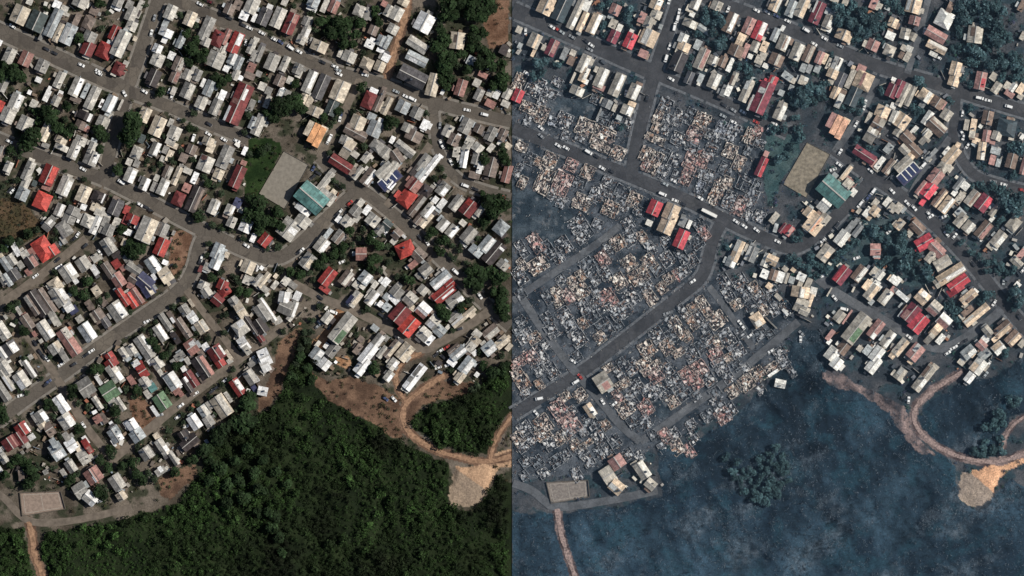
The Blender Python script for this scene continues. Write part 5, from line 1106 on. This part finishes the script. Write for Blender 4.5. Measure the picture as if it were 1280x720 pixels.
M_GLASS = mat_plain("car_glass", (.025, .03, .035), .12, .1, 1, .5)
M_TYRE = mat_plain("tyre_rubber", (.02, .02, .02), .9)
M_LAMP = mat_plain("lamp_lens", (.7, .7, .68), .2, .05)
CARC = dict(w=(.82, .82, .80), k=(.03, .03, .035), r=(.40, .05, .04), m=(.10, .02, .025), g=(.28, .29, .3), s=(.36, .39, .4), W=(.85, .85, .83), B=(.84, .82, .76), b=(.06, .08, .16))
CARW = dict(w="white", k="black", r="red", m="dark red", g="grey", s="silver", W="white", B="cream", b="blue")
CM = {}
def wheel_mesh():
    n = 12; V, F = [], []
    for y in (-.11, .11):
        V += [(.32 * math.cos(2 * math.pi * i / n), y, .32 + .32 * math.sin(2 * math.pi * i / n)) for i in range(n)]
    F = [tuple(range(n)), tuple(range(2 * n - 1, n - 1, -1))] + [(i, i + n, (i + 1) % n + n, (i + 1) % n) for i in range(n)]
    return mesh("wheel", V, F, [M_TYRE])
WHEEL = wheel_mesh(); LAMP = mesh("headlight", boxv(-.05, .05, -.2, .2, -.08, .08), BOXF, [M_LAMP])
for h, CC in ((0, CL), (1, CR)):
    for i, (x, y, c, a) in enumerate(CC):
        if c == 'w' and (i * 7 + h) % 5 == 0: c = 'sgkb'[(i // 5) % 4]
        kind = c if c in 'WB' else 'w'
        k = (c, kind)
        if k not in CM:
            pm, t_, b_ = nodes("car_paint_" + CARW[c].replace(" ", "_") + ("_van" if kind == 'W' else "")); b_.inputs["Base Color"].default_value = (*CARC[c], 1); b_.inputs["Roughness"].default_value = .3; b_.inputs["Coat Weight"].default_value = .3
            f = noise(t_, N(t_, "ShaderNodeNewGeometry").outputs["Position"], .8); t_.links.new(ramp(t_, f, [(.3, tuple(q * .9 for q in CARC[c])), (.7, CARC[c])]), b_.inputs["Base Color"])
            # cabin: glass sides, painted roof
            cb = mesh("cabin", car_cabin(None, kind), BOXF, [M_GLASS, pm], fmat=[0, 1, 0, 0, 0, 0])
            CM[k] = (car_body(pm, kind), cb)
        rr = random.Random(i + 1000 * h)
        nm = {'w': "parked_car", 'W': "van", 'B': "bus"}[kind]
        o = obj(nm, None, None, W(x, y, .08 + float(ground_z(np.array([x]), np.array([y]))[0])), math.radians(a + (180 if rr.random() < .5 else 0) + rr.uniform(-4, 4)))
        tag(o, cat={'w': "car", 'W': "van", 'B': "bus"}[kind], group=("vehicles before the fire" if h == 0 else "vehicles after the fire"))
        want(o, h, x, y, CARW[c], {'w': "car", 'W': "van", 'B': "bus"}[kind])
        l, b = {'w': (4.3, 1.78), 'W': (5.0, 2.0), 'B': (10.5, 2.5)}[kind]
        o.scale = (.92, .92, .92)
        obj("car_body", CM[k][0], o); obj("cabin", CM[k][1], o)
        for sx in (-.31, .31):
            for sy in (-1, 1): obj("wheel", WHEEL, o, (sx * l, sy * (b / 2 - .12), 0))
        for sy in (-1, 1): obj("headlight", LAMP, o, (.49 * l, sy * b * .3, .62 if kind == 'w' else .8))
        FOOT.append((x, y, 3.5))

# ------------------------------------------------------------------ trees
def crown_arrays(seed, nq, lobes=7, q=1.0):
    """leaf-clump quads spread through a lumpy crown of unit radius: verts (4n,3), shade (4n,)"""
    g = np.random.default_rng(seed)
    lc = g.normal(0, 1, (lobes, 3)); lc /= np.linalg.norm(lc, axis=1)[:, None]; lc *= g.uniform(.35, .62, (lobes, 1)); lc[:, 2] = np.abs(lc[:, 2]) * .8
    lr = g.uniform(.34, .55, lobes)
    k = g.integers(0, lobes, nq)
    d = g.normal(0, 1, (nq, 3)); d /= np.linalg.norm(d, axis=1)[:, None]; d[:, 2] = np.abs(d[:, 2]) * .9 + d[:, 2] * .1
    c = lc[k] + d * (lr[k] * g.uniform(.75, 1.05, nq))[:, None]
    nrm = d + g.normal(0, .45, (nq, 3)); nrm[:, 2] += .35; nrm /= np.linalg.norm(nrm, axis=1)[:, None]
    up = np.tile([0., 0, 1], (nq, 1)); up[np.abs(nrm[:, 2]) > .9] = [1, 0, 0]
    t1 = np.cross(nrm, up); t1 /= np.linalg.norm(t1, axis=1)[:, None]; t2 = np.cross(nrm, t1)
    s = g.uniform(.09, .19, nq)[:, None] * q
    ang = g.uniform(0, 6.28, nq)[:, None]
    a1 = (t1 * np.cos(ang) + t2 * np.sin(ang)) * s; a2 = (-t1 * np.sin(ang) + t2 * np.cos(ang)) * s * g.uniform(.5, 1, (nq, 1))
    V = np.stack([c - a1 - a2, c + a1 - a2 * .6, c + a1 * .8 + a2, c - a1 * .7 + a2], 1).reshape(-1, 3)
    lobe_sh = g.uniform(.7, 1.3, lobes)
    sh = np.repeat(lobe_sh[k] * g.uniform(.6, 1.45, nq), 4)
    return V, sh
def quads(n): return np.arange(n * 4).reshape(n, 4)
LEAF = [mat_leaf("leaves_dark_green", (.017, .032, .012)), mat_leaf("leaves_smoky_teal", (.034, .066, .073))]
LEAFB = mat_leaf("leaves_mixed", (.034, .052, .024), .0)
CROWN = {}
for h in (0, 1):
    for v in range(8):
        Vc, sh = crown_arrays(50 + v, 300, 6 + v % 4)
        tint = np.ones((len(sh), 3)) * sh[:, None]
        if h == 1:
            pale = np.repeat(np.random.default_rng(v).random(300) < .17, 4); tint[pale] *= (2.3, 1.9, 1.9)
        CROWN[h, v] = mesh("crown", Vc, quads(300), [LEAF[h]], col=tint)
def trunk_mesh():
    V, F, n = [], [], 7
    rings = [(0, 0, 0, .10), (.02, .01, .5, .075), (.05, -.02, 1.0, .05)]
    for x, y, z, r_ in rings: V += [(x + r_ * math.cos(6.283 * i / n), y + r_ * math.sin(6.283 * i / n), z) for i in range(n)]
    for q in range(2):
        for i in range(n): F.append((q * n + i, q * n + (i + 1) % n, (q + 1) * n + (i + 1) % n, (q + 1) * n + i))
    for lx, ly in ((.35, .1), (-.3, .25), (.05, -.38)):
        k = len(V)
        for (x, y, z, r_) in ((.02, 0, .6, .035), (lx, ly, 1.25, .012)):
            V += [(x + r_ * math.cos(6.283 * i / 4), y + r_ * math.sin(6.283 * i / 4), z) for i in range(4)]
        for i in range(4): F.append((k + i, k + (i + 1) % 4, k + 4 + (i + 1) % 4, k + 4 + i))
    return mesh("trunk", V, F, [M_TRUNK])
TRUNK = trunk_mesh()
# trees that came through the fire in the patch on the burnt hillside
g2 = np.random.default_rng(5)
SURV = [(908, 572), (915, 590), (925, 600), (934, 596), (942, 610), (950, 600), (958, 588), (968, 580), (975, 592), (962, 606), (970, 560), (978, 570), (984, 582), (940, 588), (930, 612), (948, 622), (962, 618), (976, 606), (950, 574), (960, 566), (922, 578), (985, 600), (970, 618), (938, 602), (944, 614), (956, 628), (953, 594), (965, 598), (957, 610), (946, 604), (972, 586), (966, 571), (979, 579), (951, 582), (961, 578), (969, 611), (942, 622), (929, 590), (918, 598), (980, 590)]
TR = TR + [(x, y, g2.uniform(4.5, 7.5)) for x, y in SURV] + [(1212 + g2.uniform(0, 40), 546 + g2.uniform(0, 26), g2.uniform(4, 7)) for _ in range(16)]
# the large trees at the edge of the unburnt wood
TL = TL + [(262, 560, 9), (275, 585, 10), (285, 605, 11), (262, 600, 9), (300, 600, 10), (318, 590, 10), (295, 575, 9), (310, 560, 9), (330, 575, 9), (285, 628, 9), (305, 622, 10), (325, 612, 9), (340, 660, 9), (350, 672, 8), (335, 640, 8), (262, 575, 8), (345, 645, 8), (352, 690, 8), (270, 540, 8), (345, 590, 8), (360, 605, 8), (322, 640, 8)]
def thin(T, poly, k):
    out = []
    for i, (x, y, r_) in enumerate(T):
        if inpoly(np.array([x]), np.array([y]), poly)[0]:
            if i % 3: continue
            r_ *= k
        out.append((x, y, r_))
    return out
TL = thin(TL, POLY['park0'], .7); TR = thin(TR, POLY['park1'], .8)
TL = [t for t in TL if not inpoly(np.array([t[0]]), np.array([t[1]]), [(352, 176), (392, 206), (356, 268), (316, 244)])[0]]
TL = [(min(x, 638 - r_), y, r_) for x, y, r_ in TL]; TR = [(max(x, 642 + r_), y, r_) for x, y, r_ in TR]
ALLT = [(0, *t) for t in TL] + [(1, *t) for t in TR]
ALLT.sort(key=lambda t: -t[3])
NT = 300
REST = []
for i, (h, x, y, r_) in enumerate(ALLT):
    if i >= NT: REST.append((h, x, y, r_)); continue
    rr = random.Random(i); R = r_ * S * rr.uniform(.95, 1.2)
    z = float(ground_z(np.array([x]), np.array([y]))[0])
    ht = R * rr.uniform(.9, 1.4)
    o = obj("broadleaf_tree", None, None, W(x, y, z), rr.uniform(0, 6.28))
    tag(o, cat="tree", group="single trees " + ("before the fire" if h == 0 else "left after the fire"))
    want(o, h, x, y, ("large " if R > 3.9 else "") + ("dark green" if h == 0 else "smoky blue-green"), "bushy tree")
    obj("trunk", TRUNK, o, None, 0, (R * .9, R * .9, ht))
    obj("crown", CROWN[h, rr.randint(0, 7)], o, (0, 0, ht * .75), 0, (R, R, R * rr.uniform(.8, 1.1)))
    FOOT.append((x, y, r_ * .6))

def scatter_mesh(items, nq, mat, nvar=6, seed=3, tint=(1, 1, 1), q=1.0):
    """items: arrays x,y (plan), R (m), base z; one joined mesh of clumps"""
    var = [crown_arrays(seed * 100 + v, nq, 5, q) for v in range(nvar)]
    g = np.random.default_rng(seed)
    Vs, Cs = [], []
    x, y, R, z = items
    for i in range(len(x)):
        Vc, sh = var[g.integers(nvar)]
        a = g.uniform(0, 6.28); ca, sa = math.cos(a), math.sin(a)
        P = np.stack([(Vc[:, 0] * ca - Vc[:, 1] * sa) * R[i], (Vc[:, 0] * sa + Vc[:, 1] * ca) * R[i], Vc[:, 2] * R[i] * .9], 1)
        P += np.array([(x[i] - PW / 2) * S, (PH / 2 - y[i]) * S, z[i] + R[i] * .5])
        Vs.append(P); Cs.append(sh[:, None] * np.asarray(tint if np.ndim(tint) == 1 else tint[i])[None] * g.uniform(.7, 1.3))
    V = np.concatenate(Vs); C = np.concatenate(Cs)
    return mesh("foliage", V, quads(len(V) // 4), [mat], col=C)

LEAFM = mat_leaf("leaves_undergrowth", (1, 1, 1), 0.0)
def rest_trees(h, nm, label, tint):
    it = [t for t in REST if t[0] == h]
    if not it: return
    x = np.array([t[1] for t in it]); y = np.array([t[2] for t in it]); R = np.array([t[3] for t in it]) * S * 1.1
    o = obj(nm, scatter_mesh((x, y, R, ground_z(x, y)), 130, LEAFM, 6, 8 + h, tint)); tag(o, label, "trees", None, "stuff")
rest_trees(0, "garden_foliage", "smaller garden trees and bushes among the houses, unburnt half", (.025, .037, .020))
rest_trees(1, "scorched_garden_foliage", "smaller smoky blue-green garden trees among the houses, burnt half", (.036, .070, .076))

# shrubs in the yards
FA = np.array(FOOT)
def free(x, y, m=0.0):
    ok = ~near_road(x, y, 2.0)
    for i in range(len(x)):
        if ok[i]:
            d = np.hypot(FA[:, 0] - x[i], FA[:, 1] - y[i])
            if (d < FA[:, 2] * .62 + m).any(): ok[i] = False
    for P_ in (PITCH, COURT, PILE):
        for h in (0, 1): ok &= ~inpoly(x, y, P_[h])
    return ok
def town(h, n, seed):
    g = np.random.default_rng(seed)
    x = g.uniform(2, 638, n) + (640 if h else 0); y = g.uniform(-2, 640, n)
    ok = ~woods_mask(x, y, h) & free(x, y)
    return x[ok], y[ok]
x, y = town(0, 7000, 21); keep = N2.fbm(x, y, 11, 3) + rng.normal(0, .06, len(x)) > .42; x, y = x[keep], y[keep]
g = np.random.default_rng(2)
tn = np.stack([g.uniform(.019, .040, len(x)), g.uniform(.026, .043, len(x)), g.uniform(.014, .022, len(x))], 1)
tag(obj("yard_shrubbery", scatter_mesh((x, y, g.uniform(.6, 1.7, len(x)), np.zeros(len(x))), 42, LEAFM, 6, 31, tn)), "low dark green shrubs and weeds filling the yards, unburnt half", "shrubs", None, "stuff")
x, y = town(1, 6000, 22); keep = (N2.fbm(x, y, 11, 3) + rng.normal(0, .06, len(x)) > .45) & ~inpoly(x, y, POLY['burn1']); x, y = x[keep], y[keep]
tn = np.stack([g.uniform(.022, .05, len(x)), g.uniform(.045, .085, len(x)), g.uniform(.055, .10, len(x))], 1)
tag(obj("smoky_yard_shrubbery", scatter_mesh((x, y, g.uniform(.6, 1.7, len(x)), np.zeros(len(x))), 42, LEAFM, 6, 32, tn)), "low smoky blue-green shrubs filling the yards, burnt half", "shrubs", None, "stuff")

# woods on the unburnt hillside
g = np.random.default_rng(77)
n = 17000
x = g.uniform(-8, 635, n); y = g.uniform(405, 722, n)
ok = woods_mask(x, y, 0) & ~near_road(x, y, 3) & ~inpoly(x, y, PILE[0])
for nme in ('bare0', 'bare0b', 'bare0c', 'bare0d'): ok &= ~inpoly(x, y, POLY[nme])
x, y = x[ok], y[ok]
R = g.gamma(5, .27, len(x)).clip(.6, 2.6)
bigc = (g.random(len(x)) < .07) & (N3.fbm(x, y, 45, 3) > .48); R[bigc] = g.uniform(2.6, 4.4, bigc.sum())
low = N2.fbm(x, y, 55, 3) > .56; R[low & ~bigc] *= .6
t = np.clip((N1.fbm(x, y, 70, 3) - .5) * 1.3 + (N4.fbm(x * .5 + y * .3, y * .9 - x * .4, 24, 3) - .5) * .8 + .42 + .3 * (N2.fbm(x, y, 55, 3) > .56) + np.interp(y, [600, 690], [0, .22]) * (x < 330), .05, 1.2)
tn = np.stack([.006 + .023 * t, .008 + .052 * t, .0035 + .012 * t], 1) * g.uniform(.7, 1.25, (len(x), 1))
tag(obj("hillside_woods", scatter_mesh((x, y, R, ground_z(x, y)), 72, LEAFM, 10, 41, tn, .78)), "dense dark green woods covering the unburnt hillside below the town", "woods", None, "stuff")
# scrub field
x = g.uniform(0, 70, 500); y = g.uniform(240, 312, 500); ok = inpoly(x, y, POLY['scrub0']) & free(x, y); x, y = x[ok], y[ok]
tn = np.stack([g.uniform(.05, .085, len(x)), g.uniform(.045, .06, len(x)), g.uniform(.02, .035, len(x))], 1)
tag(obj("scrub_field_weeds", scatter_mesh((x, y, g.uniform(.4, 1.0, len(x)), np.zeros(len(x))), 30, LEAFM, 4, 43, tn)), "dry brown scrub covering the empty field at the west edge", "scrub", None, "stuff")

# charred brush on the burnt hillside: bare leaning stems and ash-grey twigs
def charred(nm, label, x, y, seed, pal, lmin=.5, lmax=1.6):
    r = random.Random(seed); V, F, C = [], [], []
    z = ground_z(x, y)
    for i in range(len(x)):
        X0, Y0, _ = W(x[i], y[i])
        for q in range(r.randint(2, 4)):
            l = r.uniform(lmin, lmax); rz = r.uniform(0, 6.28)
            piece(V, F, C, (X0 + r.gauss(0, .5), Y0 + r.gauss(0, .5), z[i] + .25 + .1), l, r.uniform(.06, .2), .1, rz, r.uniform(-.8, .8), 0, pick(r, pal))
    return tag(obj(nm, mesh(nm, V, F, [M_RUB], col=np.array(C))), label, "burnt brush", None, "stuff")
g = np.random.default_rng(99)
n = 24000
x = g.uniform(642, 1278, n); y = g.uniform(400, 722, n)
ok = woods_mask(x, y, 1) & ~near_road(x, y, 1) & ~inpoly(x, y, PILE[1])
x, y = x[ok], y[ok]
st = N4.fbm(x * .6 + y * .8, y * .45 - x * .25, 26, 5)
keep = g.random(len(x)) < np.clip((st - .45) * 4, .22, 1); x, y = x[keep][:7000], y[keep][:7000]
charred("charred_brush", "charred brush and pale ash twigs strewn over the burnt hillside", x, y, 3,
        [((.02, .03, .045), 4), ((.10, .13, .16), 4), ((.17, .20, .23), 1.2)], .3, 1.1)
def stems(nm, label, x, y, seed):
    r = random.Random(seed); V, F, C = [], [], []
    z = ground_z(x, y)
    for i in range(len(x)):
        X0, Y0, _ = W(x[i], y[i]); hh = r.uniform(1.5, 4.0); lx, ly = r.gauss(0, .25) * hh, r.gauss(0, .25) * hh; rb = r.uniform(.06, .14)
        k0 = len(V); c = pick(r, [((.02, .025, .03), 4), ((.10, .12, .14), 1.5), ((.18, .20, .21), .3)])
        for (ox, oy, oz, rr_) in ((0, 0, -.2, rb), (lx, ly, hh, rb * .4)):
            V += [(X0 + ox + rr_ * math.cos(q * 2.094), Y0 + oy + rr_ * math.sin(q * 2.094), z[i] + oz) for q in range(3)]; C += [c] * 3
        F += [(k0 + q, k0 + (q + 1) % 3, k0 + 3 + (q + 1) % 3, k0 + 3 + q) for q in range(3)]
    tag(obj(nm, mesh(nm, V, F, [M_RUB], col=np.array(C))), label, "burnt stems", None, "stuff")
x2 = g.uniform(642, 1278, 9000); y2 = g.uniform(400, 722, 9000)
ok = woods_mask(x2, y2, 1) & ~near_road(x2, y2, 2) & ~inpoly(x2, y2, PILE[1]) & (N2.fbm(x2, y2, 22, 3) > .5)
stems("charred_stems", "bare charred stems of the burnt wood standing on the hillside", x2[ok][:2500], y2[ok][:2500], 8)
# loose debris between the burnt lots
x = g.uniform(642, 1000, 16000); y = g.uniform(90, 610, 16000)
ok = inpoly(x, y, POLY['burn1']) & ~near_road(x, y, -.8)
for nme in ('blue1', 'blue1b', 'blue1c'): ok &= ~inpoly(x, y, POLY[nme]) | (g.random(len(x)) < .3)
x, y = x[ok][:4800], y[ok][:4800]
charred("scattered_debris", "scattered ash, boards and sheet scraps between the burnt lots", x, y, 5,
        [((.03, .036, .045), 6), ((.12, .13, .15), 3), ((.32, .33, .34), 1.5), ((.60, .57, .52), .8), ((.22, .14, .11), 1.2)], .25, 1.3)
# odds and ends in the yards
def clutter(h, nm, label, n, seed, pal):
    x, y = town(h, n, seed)
    HA = np.array([(q['x'], q['y']) for q in (HL, HR)[h]])
    k = np.array([np.hypot(HA[:, 0] - u, HA[:, 1] - v).min() < 15 for u, v in zip(x, y)])
    for nme in ('bare0', 'bare0b', 'bare0c', 'bare0d', 'soil0', 'soil0b', 'ochre0', 'scrub0', 'park0', 'park1'): k &= ~inpoly(x, y, POLY[nme])
    x, y = x[k], y[k]
    if h:
        k = ~inpoly(x, y, POLY['burn1']); x, y = x[k], y[k]
    r = random.Random(seed); V, F, C = [], [], []
    for i in range(len(x)):
        X0, Y0, _ = W(x[i], y[i])
        l = r.choice((.6, .9, 1.4, 2.2, 2.8, 3.8, 5.5)) * r.uniform(.7, 1.2); b = r.uniform(.12, .25) if l > 3.4 else l * r.uniform(.4, .85)
        hh = r.uniform(.3, 1.3) if l < 2 else r.uniform(1.3, 2.1)
        piece(V, F, C, (X0, Y0, hh / 2), l, b, hh, math.radians(r.choice((66, -24, -56, 34, 52, -38)) + r.gauss(0, 6)), 0, 0, pick(r, pal))
    tag(obj(nm, mesh(nm, V, F, [M_RUB], col=np.array(C))), label, "yard clutter", None, "stuff")
clutter(0, "yard_clutter", "boards, barrels and odds and ends lying in the yards, unburnt half", 3800, 51,
        [((.62, .60, .55), 2), ((.32, .29, .25), 4), ((.12, .10, .085), 5), ((.35, .14, .09), 1), ((.20, .15, .11), 3), ((.22, .26, .30), 1)])
clutter(1, "sooty_yard_clutter", "boards, barrels and odds and ends lying in the yards, burnt half", 3600, 52,
        [((.70, .66, .56), 2), ((.34, .32, .29), 4), ((.07, .08, .095), 5), ((.32, .16, .10), 1.5), ((.18, .19, .21), 3)])

# thin blue smoke lying over the burnt half
hz = bpy.data.materials.new("thin_smoke"); hz.use_nodes = True
ht = hz.node_tree; ht.nodes.clear()
pv = ht.nodes.new("ShaderNodeVolumePrincipled"); mo = ht.nodes.new("ShaderNodeOutputMaterial")
pv.inputs["Color"].default_value = (.46, .72, 1.0, 1); pv.inputs["Density"].default_value = .0006; pv.inputs["Anisotropy"].default_value = 0.0
ht.links.new(pv.outputs[0], mo.inputs["Volume"])
tag(obj("haze", mesh("haze", boxv(.3, 900, -700, 700, -20, 60), BOXF, [hz])), "thin blue smoke haze lying over the burnt half of the town", "haze", None, "stuff")
write_labels()
from collections import Counter
_c = Counter(o.name.split('.')[0] for o in bpy.data.objects if o.parent is None)
print(_c)
